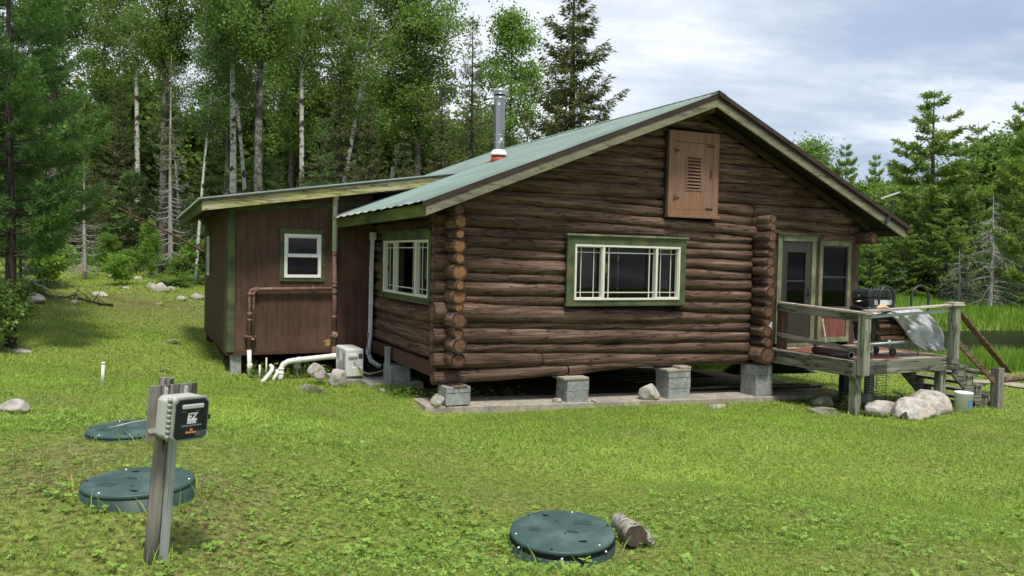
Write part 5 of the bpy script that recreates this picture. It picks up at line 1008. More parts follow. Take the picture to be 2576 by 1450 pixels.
# ---------------------------------------------------------------- foliage
NR = np.random.default_rng(42)
def rand_dirs(n, rng, up=0.0):
    v = rng.normal(size=(n, 3)); v[:, 2] += up; return v / np.linalg.norm(v, axis=1, keepdims=True)
def leaf_quads(P, T, Nn, L, Wd):
    """rhombic leaves: base P, direction T, normal Nn"""
    B = np.cross(T, Nn); B /= np.maximum(1e-6, np.linalg.norm(B, axis=1, keepdims=True)); L = np.asarray(L).reshape(-1, 1); Wd = np.asarray(Wd).reshape(-1, 1)
    V = np.stack([P, P + T * L * .45 + B * Wd * .5, P + T * L, P + T * L * .45 - B * Wd * .5], axis=1).reshape(-1, 3)
    return V, np.arange(len(V)).reshape(-1, 4)
def curve_pts(p, d, L, k, rng, grav=0, curl=.2):
    P = [np.array(p, float)]; d = np.array(d, float); d /= np.linalg.norm(d)
    for i in range(k):
        d = d + rng.normal(size=3) * curl / k + np.array([0, 0, grav / k]); d /= np.linalg.norm(d); P.append(P[-1] + d * L / k)
    return P
TPL = {}
def finish(name, mb, bark, V, Q, var, leafm, extra=None):
    """store the wood and crown meshes of one kind of tree"""
    me = bpy.data.meshes.new(name + '_wood'); me.from_pydata(mb.v, [], mb.f); me.materials.append(M[bark]); me.polygons.foreach_set('use_smooth', [True] * len(mb.f)); me.update()
    cm = np_mesh(name + '_crown', V, Q, var, leafm)
    ex = None
    if extra is not None: ex = np_mesh(name + '_extra', extra[0], extra[1], extra[2], extra[3])
    TPL[name] = (me, cm, ex)
def broadleaf(name, h, cr, cb, seed, nleaf, bark, leafm, r0=.14, leaf=.10, nb=30, lean=(0, 0), fork=False, sub=5, clump=.34, up=.55, shape='oval'):
    rng = np.random.default_rng(seed); mb = MB(); k = 12
    top = np.array([lean[0], lean[1], h]); tp = [top * t + np.array([math.sin(t * 5 + seed) * .12, math.cos(t * 4 + seed) * .12, 0]) * t * h / 12 for t in np.linspace(0, 1, k)]
    mb.tube(tp, [r0 * (1.15 if i == 0 else 1) * (1 - .82 * i / (k - 1)) for i in range(k)], 9)
    cl = []
    def trunk(t): x = t * (k - 1); i = min(int(x), k - 2); return tp[i] + (tp[i + 1] - tp[i]) * (x - i)
    for b in range(nb):
        t = cb + (1 - cb) * ((b + rng.uniform(0, .9)) / nb); a = b * 2.4 + rng.uniform(-.5, .5); f = (t - cb) / (1 - cb)
        prof = (math.sin(math.pi * min(1, .12 + f * .88)) ** .6) if shape == 'oval' else (1 - f) ** .7
        L = cr * prof * rng.uniform(.65, 1.1); L = max(L, .4)
        d = np.array([math.cos(a), math.sin(a), up + rng.uniform(-.15, .35)]); P = curve_pts(trunk(t), d, L, 5, rng, .25, .5); rr = r0 * .36 * (1 - f * .6) * min(1, L / cr + .2)
        mb.tube(P, [rr, rr * .8, rr * .6, rr * .45, rr * .3, rr * .12], 5)
        for s in range(sub):
            j = rng.integers(1, 6); u = P[j]; dd = np.array([*rng.normal(size=2), rng.uniform(-.3, .9)]); l2 = L * rng.uniform(.2, .42)
            P2 = curve_pts(u, dd, l2, 3, rng, .1, .6); mb.tube(P2, [rr * .3, rr * .22, rr * .15, rr * .06], 4, cap=False)
            cl += [P2[2], P2[3]]
        cl += [P[4], P[5]]
    cl = np.array(cl); m = len(cl); cw = rng.uniform(.25, 1.6, m) ** 1.5; idx = rng.choice(m, nleaf, p=cw / cw.sum()); cs_ = clump * rng.uniform(.55, 1.35, m)
    off = rng.normal(size=(nleaf, 3)) * cs_[idx, None] * np.array([1, 1, .75]); P = cl[idx] + off
    N_ = rand_dirs(nleaf, rng, .7); T = rand_dirs(nleaf, rng, -.4); T -= N_ * (T * N_).sum(1, keepdims=True); T /= np.linalg.norm(T, axis=1, keepdims=True)
    L = leaf * rng.uniform(.7, 1.3, nleaf); V, Q = leaf_quads(P, T, N_, L, L * .8)
    cv_ = rng.uniform(0, 1, m); var = np.clip(.55 * cv_[idx] + .45 * rng.uniform(0, 1, nleaf), 0, 1)
    finish(name, mb, bark, V, Q, var, leafm)
def conifer(name, h, R, seed, kind='spruce', cb=.06, whorls=None, per=7, bark='bark_dark', leafm='needle_spruce', r0=.16, dens=1.0, nl=.16, nw=.035, top_dark=False, dead_below=0, irregular=.25, droop=None, upturn=None, lateral=.33, mult_=None):
    rng = np.random.default_rng(seed); mb = MB(); k = 10
    tp = [np.array([.02 * math.sin(t * 7 + seed) * h / 10, .02 * math.cos(t * 6) * h / 10, t * h]) for t in np.linspace(0, 1, k)]; mb.tube(tp, [r0 * (1 - .94 * i / (k - 1)) for i in range(k)], 8)
    whorls = whorls or int(h * 2.6); PP = []; TT = []; VV = []; SZ = []; ex = []
    dr = {'spruce': -.28, 'pine': .02, 'fir': -.08}[kind] if droop is None else droop; upt = {'spruce': .5, 'pine': .45, 'fir': .3}[kind] if upturn is None else upturn
    for w in range(whorls):
        f = (w + rng.uniform(-.3, .3)) / whorls; f = min(max(f, .01), .985); t = cb + (1 - cb) * f
        if kind == 'pine': prof = (1 - f) ** .6 * (1 if f > .25 else .75 + f)
        else: prof = (1 - f) ** .85 + .03
        tree_side = rng.uniform(0, 6.3)
        for b in range(per):
            if rng.uniform() < irregular * .6: continue
            a = tree_side + 2 * math.pi * b / per + rng.uniform(-.35, .35); L = R * prof * rng.uniform(1 - irregular, 1 + irregular * .5); L = max(L, .12)
            z = t * h + rng.uniform(-.12, .12); dirh = np.array([math.cos(a), math.sin(a), 0.0])
            nseg = 6; P = []
            for j in range(nseg + 1):
                u = j / nseg; P.append(np.array([0, 0, z]) + dirh * L * u + np.array([0, 0, L * (dr * u + (upt - dr * .2) * u ** 3 * .6 + (.35 * (f ** 2)) * u)]))
            dead = f < dead_below * rng.uniform(.7, 1.2)
            br = max(.006, r0 * .16 * (1 - f)); mb.tube(P, [br * (1 - .85 * j / nseg) for j in range(nseg + 1)], 4, cap=False)
            side = np.cross(dirh, (0, 0, 1)); P = np.array(P)
            nt = int(max(3, L * 11 * dens))
            if dead: nt = int(nt * .5)
            for j in range(nt):
                u = (j + rng.uniform()) / nt; u = .12 + .88 * u if kind != 'pine' else .35 + .65 * u
                x = u * nseg; i = min(int(x), nseg - 1); p = P[i] + (P[i + 1] - P[i]) * (x - i); sg = 1 if j % 2 else -1
                tl = L * lateral * (1.05 - u) + .10 * (1 if kind != 'pine' else 1.4); tl *= rng.uniform(.6, 1.25)
                td = dirh * rng.uniform(.45, 1.0) + side * sg * rng.uniform(.4, 1.1) + np.array([0, 0, rng.uniform(-.5, .05) if kind == 'spruce' else rng.uniform(-.1, .45)]); td /= np.linalg.norm(td)
                if dead:
                    mb.tube([p, p + td * tl], [.006, .003], 3, cap=False)
                    if rng.uniform() < .7: ex.append((p + td * tl * rng.uniform(.2, 1)))
                    continue
                m = max(2, int(tl / nl * 1.8)); cvv = rng.uniform()
                for s_ in range(m):
                    q_ = p + td * tl * (s_ / m); PP.append(q_); TT.append(td); VV.append(cvv); SZ.append(1)
    PP = np.array(PP); TT = np.array(TT); VV = np.array(VV); n0 = len(PP)
    if kind == 'pine': mult, spread, upb = 4, .85, .5
    elif kind == 'fir': mult, spread, upb = 3, .55, .1
    else: mult, spread, upb = 3, .5, -.25
    mult = mult_ or mult; print(name, n0 * mult)
    P = np.repeat(PP, mult, 0) + rng.normal(size=(n0 * mult, 3)) * nl * .18; T = np.repeat(TT, mult, 0) + rng.normal(size=(n0 * mult, 3)) * spread; T[:, 2] += upb * .5; T /= np.linalg.norm(T, axis=1, keepdims=True)
    N_ = rand_dirs(len(P), rng, .6); N_ -= T * (T * N_).sum(1, keepdims=True); N_ /= np.maximum(1e-6, np.linalg.norm(N_, axis=1, keepdims=True))
    L = nl * rng.uniform(.7, 1.35, len(P)); V, Q = leaf_quads(P, T, N_, L, np.full(len(P), nw) * rng.uniform(.7, 1.3, len(P))); var = np.clip(.5 * np.repeat(VV, mult) + .5 * rng.uniform(0, 1, len(P)), 0, 1)
    extra = None
    if ex:
        E_ = np.repeat(np.array(ex), 5, 0); E_ = E_ + rng.normal(size=E_.shape) * .05; T2 = rand_dirs(len(E_), rng, -1.6); N2 = rand_dirs(len(E_), rng); V2, Q2 = leaf_quads(E_, T2, N2, rng.uniform(.06, .2, len(E_)), np.full(len(E_), .022)); extra = (V2, Q2, rng.uniform(0, 1, len(E_)), 'lichen')
    finish(name, mb, bark, V, Q, var, leafm, extra)
broadleaf('poplar_a', 17, 3.0, .56, 1, 26000, 'bark_grey', 'leaf_poplar', .25, .12, 34)
broadleaf('poplar_b', 16, 2.6, .38, 2, 26000, 'bark_grey', 'leaf_poplar', .2, .12, 32, lean=(.8, .3))
broadleaf('birch_a', 16, 2.2, .55, 3, 16000, 'bark_white', 'leaf_poplar', .18, .11, 28)
broadleaf('birch_b', 15, 2.0, .5, 4, 15000, 'bark_white', 'leaf_dark', .12, .11, 26, lean=(1.2, 0))
broadleaf('birch_c', 16, 2.6, .45, 5, 15000, 'bark_white', 'leaf_poplar', .16, .11, 26, lean=(2.3, 0))
broadleaf('maple', 6, 2.0, .12, 6, 9000, 'bark_dark', 'leaf_bright', .05, .16, 24, clump=.28, up=.35)
broadleaf('bright_poplar', 12, 2.4, .15, 7, 22000, 'bark_grey', 'leaf_bright', .12, .12, 34)
broadleaf('far_tree', 9, 3.0, .12, 8, 12000, 'bark_dark', 'leaf_poplar', .14, .2, 26, clump=.55)
broadleaf('shrub', 1.6, 1.1, .03, 9, 2600, 'bark_dark', 'leaf_bright', .02, .12, 14, sub=3, clump=.18, up=.8)
broadleaf('dark_shrub', 1.5, 1.1, .03, 10, 2400, 'bark_dark', 'leaf_poplar', .02, .11, 14, sub=3, clump=.18, up=.8)
conifer('spruce_a', 12, 2.0, 11, 'spruce', dens=.9, r0=.17)
conifer('spruce_b', 9, 1.7, 12, 'spruce', cb=.05, dens=.9, dead_below=.34, r0=.12)
conifer('spruce_big', 13, 2.35, 13, 'spruce', cb=.1, whorls=31, per=8, dens=1.5, irregular=.44, r0=.22, droop=-.3, upturn=.95, lateral=.28, nl=.17, nw=.045, mult_=5)
conifer('fir_a', 8, 1.9, 14, 'fir', leafm='needle_fir', dens=.9, r0=.12)
conifer('fir_b', 5, 1.3, 15, 'fir', leafm='needle_fir', dens=1.0, r0=.08)
conifer('snaggy_spruce', 8, 1.5, 16, 'spruce', cb=.08, dens=.7, dead_below=.62, r0=.13, irregular=.4, bark='bark_dead')
conifer('pine_far', 16, 3.5, 17, 'pine', cb=.06, whorls=17, per=7, dens=1.0, leafm='needle_pine', nl=.28, nw=.085, r0=.24, irregular=.5, lateral=.42, mult_=6)
conifer('pine_far_b', 14, 3.3, 18, 'pine', cb=.05, whorls=15, per=7, dens=1.0, leafm='needle_pine', nl=.28, nw=.085, r0=.2, irregular=.5, lateral=.42, mult_=6)
conifer('pine_near', 13, 3.6, 19, 'pine', cb=.2, whorls=17, per=8, dens=1.5, leafm='needle_near', nl=.17, nw=.028, r0=.2, irregular=.35, lateral=.36, mult_=6)
conifer('dead_spruce', 8, 2.2, 20, 'spruce', cb=.05, dens=1.2, dead_below=2.0, r0=.12, irregular=.4, bark='bark_dead', per=8, leafm='lichen')if False else None
def dead_tree(name, h, R_, seed):
    rng = np.random.default_rng(seed); mb = MB(); tp = [np.array([.1 * math.sin(t * 5), .1 * math.cos(t * 4), t * h]) for t in np.linspace(0, 1, 9)]; mb.tube(tp, [.13 * (1 - .9 * i / 8) for i in range(9)], 7)
    for b in range(85):
        f = rng.uniform(.1, 1); a = rng.uniform(0, 6.3); L = R_ * (1 - f * .8) * rng.uniform(.5, 1.1); P = curve_pts((0, 0, f * h), (math.cos(a), math.sin(a), -.05), L, 5, rng, -.5, .5); mb.tube(P, [.022, .018, .014, .01, .007, .003], 4, cap=False)
        for s in range(7):
            u = P[rng.integers(1, 6)]; P2 = curve_pts(u, rng.normal(size=3) + np.array([0, 0, -.5]), L * .35, 3, rng, -.6, .8); mb.tube(P2, [.012, .009, .006, .003], 3, cap=False)
    n = 1500; P = np.array([[0, 0, 0]]) + np.stack([rng.normal(size=n) * R_ * .4, rng.normal(size=n) * R_ * .4, rng.uniform(.1, .8, n) * h], 1); V, Q = leaf_quads(P, rand_dirs(n, rng, -1), rand_dirs(n, rng), np.full(n, .14), np.full(n, .03)); finish(name, mb, 'bark_dead', V, Q, rng.uniform(0, 1, n), 'lichen')
dead_tree('dead_tree', 8, 2.6, 21)
def place(tpl, x, y, h, lab, cat='tree', seed=0, wide=1.0, name=None, group=None, sink=.15, rot=None, z=None, tilt=None):
    base_h = {'poplar_a': 17, 'poplar_b': 16, 'birch_a': 16, 'birch_b': 15, 'birch_c': 16, 'maple': 6, 'bright_poplar': 12, 'far_tree': 9, 'shrub': 1.6, 'dark_shrub': 1.5, 'spruce_a': 12, 'spruce_b': 9, 'spruce_big': 13, 'fir_a': 8, 'fir_b': 5, 'snaggy_spruce': 8, 'pine_far': 16, 'pine_far_b': 14, 'pine_near': 13, 'dead_tree': 8}[tpl]
    q = random.Random(seed * 7 + int(x * 10)); s = h / base_h
    nm = name or {'poplar': 'poplar_tree', 'birch': 'birch_tree', 'maple': 'maple_sapling', 'bright': 'poplar_tree', 'far': 'leafy_tree', 'shrub': 'shrub', 'dark': 'shrub', 'spruce': 'spruce_tree', 'fir': 'fir_tree', 'snaggy': 'spruce_tree', 'pine': 'pine_tree', 'dead': 'dead_tree'}[tpl.split('_')[0]]
    root = bpy.data.objects.new(nm, None); COL.objects.link(root); root.location = (x, y, (g1(x, y) if z is None else z) - sink * s); root.rotation_euler = (0, 0, q.uniform(0, 6.28) if rot is None else rot); root.scale = (s * wide, s * wide, s)
    if tilt: root.rotation_euler = (tilt[0], tilt[1], root.rotation_euler[2])
    root['label'] = lab; root['category'] = cat
    if group: root['group'] = group
    w, c, e = TPL[tpl]; obj('trunk' if cat == 'tree' else 'stems', w, root); obj('crown' if cat == 'tree' else 'foliage', c, root)
    if e: obj('lichen', e, root)
    return root
def PX(px, d): p = at(px, 650, d); return p[0], p[1]
def tree(tpl, px, d, top, lab, **k):
    """top = picture height of the tip, turned into metres at this distance"""
    x, y = PX(px, d); zg = g1(x, y); zt = float(at(px, top, d)[2]); return place(tpl, x, y, max(1.0, zt - zg), lab, **k)
LT = [
 ('pine_near', 25, 15.5, -330, 'large soft-needled pine at the left edge with boughs over the lawn', dict(wide=.80, rot=.6)),
 ('pine_near', -60, 17.5, -500, 'second big pine at the very left edge behind the overhanging boughs', dict(wide=.72, rot=2.6)),
 ('fir_b', 52, 20.5, 470, 'young dark pine stem beside the pale rock at the left', dict(rot=1.0)),
 ('poplar_a', 135, 40, -250, 'tall poplar far left behind the overhanging pine boughs', {}),
 ('birch_a', 345, 44, -160, 'slender white birch trunk left of the thick grey poplar', dict(wide=.9)),
 ('poplar_a', 410, 33, -200, 'thick grey poplar left of the addition, its trunk hidden by a dead spruce', dict(wide=.85)),
 ('snaggy_spruce', 428, 32.3, 130, 'thin half-dead spruce clinging to the thick grey poplar', dict(wide=.7)),
 ('snaggy_spruce', 212, 30, 365, 'lichen-hung spruce with bare lower branches in the left wood edge', {}),
 ('spruce_a', 300, 41, 180, 'dark spruce filling the gap left of the thick grey poplar', {}),
 ('birch_b', 492, 30.5, 20, 'thin pale birch rising just left of the addition roof corner', dict(wide=.8, rot=.3)),
 ('birch_a', 583, 33, -240, 'pale split-barked poplar, left of the three trunks above the addition roof', dict(rot=2.0, name='poplar_tree')),
 ('birch_b', 628, 36, -120, 'crooked white birch between the two thick trunks above the addition roof', dict(rot=2.9)),
 ('poplar_a', 650, 31, -260, 'thick dark-barked poplar, right of the three trunks above the addition roof', dict(rot=4.0)),
 ('poplar_b', 722, 43, -60, 'dark thin-trunked poplar with sky behind, left of the white birch', {}),
 ('birch_a', 757, 37, -200, 'straight bright white birch trunk against the sky above the addition roof', dict(rot=1.2, wide=.85)),
 ('birch_c', 828, 38, -150, 'white birch leaning right, above the middle of the addition roof', dict(rot=.1)),
 ('birch_c', 950, 41, -180, 'forked pale poplar with two white limbs opening like a V', dict(rot=.5, name='poplar_tree')),
 ('poplar_b', 1050, 40, -110, 'full-crowned poplar whose foliage meets the top edge left of the sky', dict(wide=1.15)),
 ('poplar_b', 895, 45, -60, 'leafy poplar behind the leaning white birch', {}),
 ('spruce_a', 1180, 36, 25, 'tall narrow spruce spire left of the round bright poplar', dict(wide=.8)),
 ('bright_poplar', 1272, 42, 58, 'round-topped bright green poplar behind the chimney', dict(wide=.95)),
 ('spruce_big', 1430, 29, -70, 'tall ragged spruce standing against the sky right of the chimney', dict(rot=1.0, wide=1.35)),
 ('spruce_a', 1105, 33, 190, 'dense olive spruce left of the chimney above the roof junction', {}),
 ('spruce_b', 1010, 31, 320, 'small bright conifer just above the roof junction', dict(wide=1.1)),
 ('spruce_a', 925, 33, 225, 'broad dark spruce above the right half of the addition roof', dict(wide=1.1)),
 ('fir_a', 805, 31, 285, 'pale green fir low above the middle of the addition roof', {}),
 ('fir_a', 700, 33, 390, 'low green fir right of the thick dark trunk', {}),
 ('fir_a', 530, 35, 300, 'bushy green fir above the left corner of the addition roof', dict(wide=1.2)),
 ('spruce_b', 850, 38, 130, 'mid-height spruce behind the pale green fir', {}),
 ('spruce_b', 1320, 32, 290, 'dark spruce low between the chimney and the ragged spruce', dict(wide=1.2)),
 ('spruce_a', 1240, 34, 240, 'olive spruce directly behind the metal chimney', dict(wide=1.1)),
 ('maple', 378, 31, 560, 'bright-leaved maple sapling at the wood edge left of the addition', dict(cat='tree', wide=.65)),
 ('maple', 270, 33, 590, 'small leafy sapling in the shade between the spruces', {}),
 ('spruce_b', 100, 27, 330, 'dark spruce behind the young pine stem at the left', dict(wide=1.1)),
 ('birch_b', 458, 38, 60, 'leaning pale trunk between the thick grey poplar and the thin birch', dict(rot=3.6, wide=.8)),
 ('poplar_b', 560, 46, -90, 'dark leafy poplar in the second row behind the left roof corner', {}),
 ('poplar_b', 240, 48, -60, 'leafy poplar with sky gaps left of the slender white birch', {}),
 ('spruce_a', 185, 36, 250, 'spruce with brown lower boughs behind the lichen-hung spruce', {}),
 ('bright_poplar', 690, 50, 150, 'yellow-green tree glowing behind the thick dark trunk', {}),
 # right side
 ('pine_far', 2336, 60, 222, 'tall layered white pine right of the cabin, highest of the right bank', dict(wide=1.4, rot=.4)),
 ('pine_far_b', 2448, 66, 305, 'second white pine, lower and right of the tallest one', dict(rot=2.0)),
 ('pine_far', 2592, 47, 190, 'dark pine cut by the right edge of the picture', dict(rot=3.0, wide=1.0)),
 ('far_tree', 2035, 92, 372, 'small round-topped tree poking over the roof slope on the far ridge', dict(name='ridge_tree')),
 ('pine_far_b', 2120, 88, 355, 'ragged twin-topped pine on the far ridge right of the roof', dict(wide=.8)),
 ('pine_far_b', 2195, 86, 382, 'small dark pine on the far ridge between the twin-topped and the tall pine', dict(wide=.7)),
 ('pine_far_b', 2275, 56, 560, 'low bright pine at the foot of the tall one, over the deck rail', dict(wide=1.25)),
 ('pine_far_b', 2190, 54, 590, 'low bright pine right beside the porch corner', dict(wide=1.2)),
 ('pine_far', 2380, 55, 520, 'spreading pine boughs above the stair rail', dict(wide=1.6)),
 ('fir_a', 2430, 54, 640, 'dark low fir behind the marsh grass', dict(wide=1.6)),
 ('dead_tree', 2495, 47, 480, 'grey dead tree with drooping bare twigs at the right bank', dict(wide=1.0)),
 ('dead_tree', 2415, 50, 625, 'low grey dead boughs left of the larger dead tree', dict(wide=1.5)),
 ('far_tree', 2520, 66, 360, 'broad leafy tree behind the dead one at the right', dict(wide=1.2)),
 ('fir_a', 2540, 50, 600, 'dark conifer under the dead tree at the right edge', dict(wide=1.3)),
 ('spruce_a', 2340, 57, 610, 'dark spruce shading the bank behind the silver tarp', dict(wide=1.4)),
]
for i, (tp_, px, d, top, lab, kw) in enumerate(LT): tree(tp_, px, d, top, lab, seed=i + 1, **kw)
# shrubs and ferns along the wood edge
for i, (px, d, h, tp_, lab) in enumerate([(330, 31, .9, 'dark_shrub', 'leafy shrub above the mossy boulder'), (120, 27, 1.4, 'shrub', 'shrub behind the flat grey rock at the left'), (450, 30.5, .8, 'dark_shrub', 'shrub behind the fern'), (500, 31, 1.3, 'shrub', 'shrub half hidden by the addition wall'), (30, 17, .8, 'dark_shrub', 'dark bush under the overhanging pine at the left edge'), (-30, 15, 1.0, 'dark_shrub', 'bush cut by the left picture edge'), (300, 28.5, .9, 'shrub', 'small shrub left of the maple sapling')]):
    x, y = PX(px, d); place(tp_, x, y, h, lab, cat='shrub', seed=i + 50, sink=.05)
def fern(px, py, s, lab, seed):
    P, d = gpt(px, py); rng = np.random.default_rng(seed); V = []; Q = []; var = []; b = 0
    for f in range(26):
        a = rng.uniform(0, 6.3); L = s * rng.uniform(.6, 1.1); n = 16; el = rng.uniform(.6, 1.3)
        for j in range(n):
            u = j / n; r = L * u * math.cos(el * (1 - u * .7)); z = L * (math.sin(el) * u - .55 * u * u); p = P + np.array([math.cos(a) * r, math.sin(a) * r, z + .05]); w = L * .22 * math.sin(math.pi * (u * .85 + .12))
            for sg in (-1, 1):
                sd = np.array([-math.sin(a), math.cos(a), -.15]) * sg; fw = np.array([math.cos(a), math.sin(a), 0]) * .25
                t = sd + fw; V += [p, p + t * w * .5 + fw * .03 * s, p + t * w, p + t * w * .5 - fw * .09 * s]; Q.append([b, b + 1, b + 2, b + 3]); b += 4; var.append(rng.uniform())
    me = np_mesh('fern', np.array(V), np.array(Q), var, 'fern_green'); o = obj('fern', me); tag(o, lab, 'fern'); recenter(o); return o
fern(425, 722, 1.2, 'large green fern beside the white split rock', 1); fern(448, 722, .8, 'smaller fern right of the large one', 2); fern(500, 716, .8, 'fern clump against the addition end', 3); fern(60, 740, .9, 'fern under the young pine stem', 4); fern(110, 742, .7, 'pale fern by the flat grey rock', 5)
fern(2270, 1005, .35, 'fern tuft growing behind the boulders under the deck', 6); fern(2335, 985, .35, 'fern tuft beside the stair foot', 7)
# woods behind: one mass of distant trees
def mass(name, items, lab):
    """many far trees merged into one mesh (a wood nobody could count)"""
    Vs = []; Qs = []; vr = []; mis = []; mats = []; b = 0; Ts = []; tb = 0
    cache = {}
    for tp_, x, y, h, wd, rot in items:
        if tp_ not in cache:
            w, c, e = TPL[tp_]; a = np.empty(len(c.vertices) * 3, dtype=np.float32); c.vertices.foreach_get('co', a); a = a.reshape(-1, 4, 3); v = np.empty(len(c.polygons), dtype=np.float32); c.attributes['var'].data.foreach_get('value', v)
            cache[tp_] = (a, v, c.materials[0].name, a[:, :, 2].max())
        a, v, mt, hh = cache[tp_]; 
        if mt not in mats: mats.append(mt)
        n = len(a); keep = NR.choice(n, min(n, 5200), replace=False); a2 = a[keep]; ctr = a2[:, :1]; a2 = ctr + (a2 - ctr) * 1.75; s = h / hh; z = g1(x, y) - .2
        cr_, sr_ = math.cos(rot), math.sin(rot); X_ = (a2[..., 0] * cr_ - a2[..., 1] * sr_) * s * wd + x; Y_ = (a2[..., 0] * sr_ + a2[..., 1] * cr_) * s * wd + y; Z_ = a2[..., 2] * s + z
        Vs.append(np.stack([X_, Y_, Z_], -1).reshape(-1, 3)); vr.append(v[keep]); mis.append(np.full(len(keep), mats.index(mt)))
    V = np.concatenate(Vs); me = np_mesh(name, V, np.arange(len(V)).reshape(-1, 4), np.concatenate(vr), mats=mats, mi=np.concatenate(mis)); o = obj(name, me); o['kind'] = 'stuff'; o['label'] = lab; return o
q = random.Random(77); items = []
for i in range(22):
    px = -1500 + i * 55; d = q.uniform(36, 60); x, y = PX(px, d); items.append((q.choice(['far_tree', 'poplar_b', 'spruce_a']), x, y, q.uniform(11, 17), 1.3, q.uniform(0, 6)))
for i in range(64):   # left and centre
    px = -350 + i * 29 + q.uniform(-15, 15); d = q.uniform(44, 66); tp_ = q.choice(['far_tree', 'fir_a', 'spruce_a', 'far_tree', 'spruce_b', 'poplar_b']); x, y = PX(px, d); top = q.uniform(120, 330) if px < 1250 else q.uniform(330, 420); h = float(at(px, top, d)[2]) - g1(x, y); items.append((tp_, x, y, h, 1.35, q.uniform(0, 6)))
for i in range(40):   # low filler along the wood edge
    px = -300 + i * 44 + q.uniform(-15, 15); d = q.uniform(35, 42); x, y = PX(px, d); items.append((q.choice(['fir_b', 'snaggy_spruce', 'spruce_b', 'spruce_a', 'snaggy_spruce']), x, y, q.uniform(2.5, 5.5), 1.4, q.uniform(0, 6)))
mass('distant_woods', items, 'dense mixed woods filling the background behind the cabin')
items = []
for i in range(60):   # right bank and far ridge
    px = 1500 + i * 28 + q.uniform(-12, 12); d = q.uniform(60, 84); x, y = PX(px, d); top = 400 + max(0, (2250 - px)) * .12 + q.uniform(10, 90) - (60 if px > 2470 else 0); h = min(13, float(at(px, top, d)[2]) - g1(x, y)); items.append((q.choice(['far_tree', 'far_tree', 'fir_a', 'pine_far_b', 'bright_poplar']), x, y, h, 1.3, q.uniform(0, 6)))
for i in range(34):
    px = 2080 + i * 27 + q.uniform(-12, 12); d = q.uniform(56, 63); x, y = PX(px, d); items.append((q.choice(['fir_a', 'spruce_a', 'fir_b', 'pine_far_b']), x, y, q.uniform(3, 6.5), 1.5, q.uniform(0, 6)))
for i in range(44):
    px = 1700 + i * 27 + q.uniform(-12, 12); d = q.uniform(90, 105); x, y = PX(px, d); top = 415 + q.uniform(0, 55) - (80 if px > 2440 else 0); h = float(at(px, top, d)[2]) - g1(x, y); items.append((q.choice(['far_tree', 'far_tree', 'pine_far_b']), x, y, h, 1.1, q.uniform(0, 6)))
mass('far_bank_woods', items, 'green woods on the far bank and ridge to the right')
# ---------------------------------------------------------------- ground, water, path
rng = NR
xs = np.concatenate([np.linspace(-160, -24, 40), np.linspace(-22, 34, 260), np.linspace(36, 200, 46)]); ys = np.concatenate([np.linspace(-60, -2, 20), np.linspace(-1, 44, 230), np.linspace(46, 220, 60)])
XX, YY = np.meshgrid(xs, ys); ZZ = ground(XX.ravel(), YY.ravel()); ZZ = np.where(np.hypot(XX.ravel(), YY.ravel()) > 110, np.minimum(ZZ, 5), ZZ)
V = np.stack([XX.ravel(), YY.ravel(), ZZ], 1); nx = len(xs); ny = len(ys); ii, jj = np.meshgrid(np.arange(nx - 1), np.arange(ny - 1)); b = (jj * nx + ii).ravel(); Q = np.stack([b, b + 1, b + nx + 1, b + nx], 1)
m, nt, N, L = nodes('lawn_soil'); out = N('ShaderNodeOutputMaterial'); bs = N('ShaderNodeBsdfPrincipled'); tc = N('ShaderNodeTexCoord')
n1 = N('ShaderNodeTexNoise'); n1.inputs['Scale'].default_value = 22; n1.inputs['Detail'].default_value = 8; L(tc.outputs['Object'], n1.inputs[0]); r1 = ramp(N, [(.3, (.06, .075, .018)), (.5, (.16, .21, .04)), (.68, (.25, .31, .07))]); L(n1.outputs['Fac'], r1.inputs[0])
r1b = ramp(N, [(.3, (.04, .032, .018)), (.5, (.105, .08, .042)), (.7, (.2, .155, .085))]); L(n1.outputs['Fac'], r1b.inputs[0])
at_ = N('ShaderNodeAttribute'); at_.attribute_name = 'bare'; mx = N('ShaderNodeMix'); mx.data_type = 'RGBA'; L(at_.outputs['Fac'], mx.inputs[0]); L(r1.outputs[0], mx.inputs[6]); L(r1b.outputs[0], mx.inputs[7])
L(mx.outputs[2], bs.inputs['Base Color']); bs.inputs['Roughness'].default_value = .95; bs.inputs['Specular IOR Level'].default_value = .1
bp = N('ShaderNodeBump'); bp.inputs['Strength'].default_value = .7; bp.inputs['Distance'].default_value = .04; L(n1.outputs['Fac'], bp.inputs['Height']); L(bp.outputs[0], bs.inputs['Normal']); L(bs.outputs[0], out.inputs[0]); M['lawn_soil'] = m
def vnoise(x, y, seed=0):
    r_ = np.random.default_rng(seed); z = np.zeros_like(x)
    for i in range(14):
        f = .25 * 1.35 ** i; a = r_.uniform(0, 6.3); z += np.sin((x * math.cos(a) + y * math.sin(a)) * f * 2 + r_.uniform(0, 6.3)) * np.sin((-x * math.sin(a) + y * math.cos(a)) * f * 1.7 + r_.uniform(0, 6.3)) * .9 ** i
    return z / 3
BARE = [gp(300, 1180, 5.0) + (1.5, .9), gp(560, 1200, 5.2) + (1.2, .55), gp(450, 1400, 4.1) + (1.0, .5), gp(1480, 1430, 4.5) + (.9, .7), gp(1000, 1400, 4.2) + (1.2, .35), gp(1700, 1420, 4.4) + (1.0, .5), gp(250, 745, 24) + (3.5, .9), gp(380, 740, 24) + (3.0, .6), gp(2300, 1440, 4.4) + (1.0, .4), gp(1250, 1180, 6.5) + (1.5, .35), gp(1850, 1260, 5.6) + (1.3, .4), gp(80, 1080, 9) + (1.3, .4)]
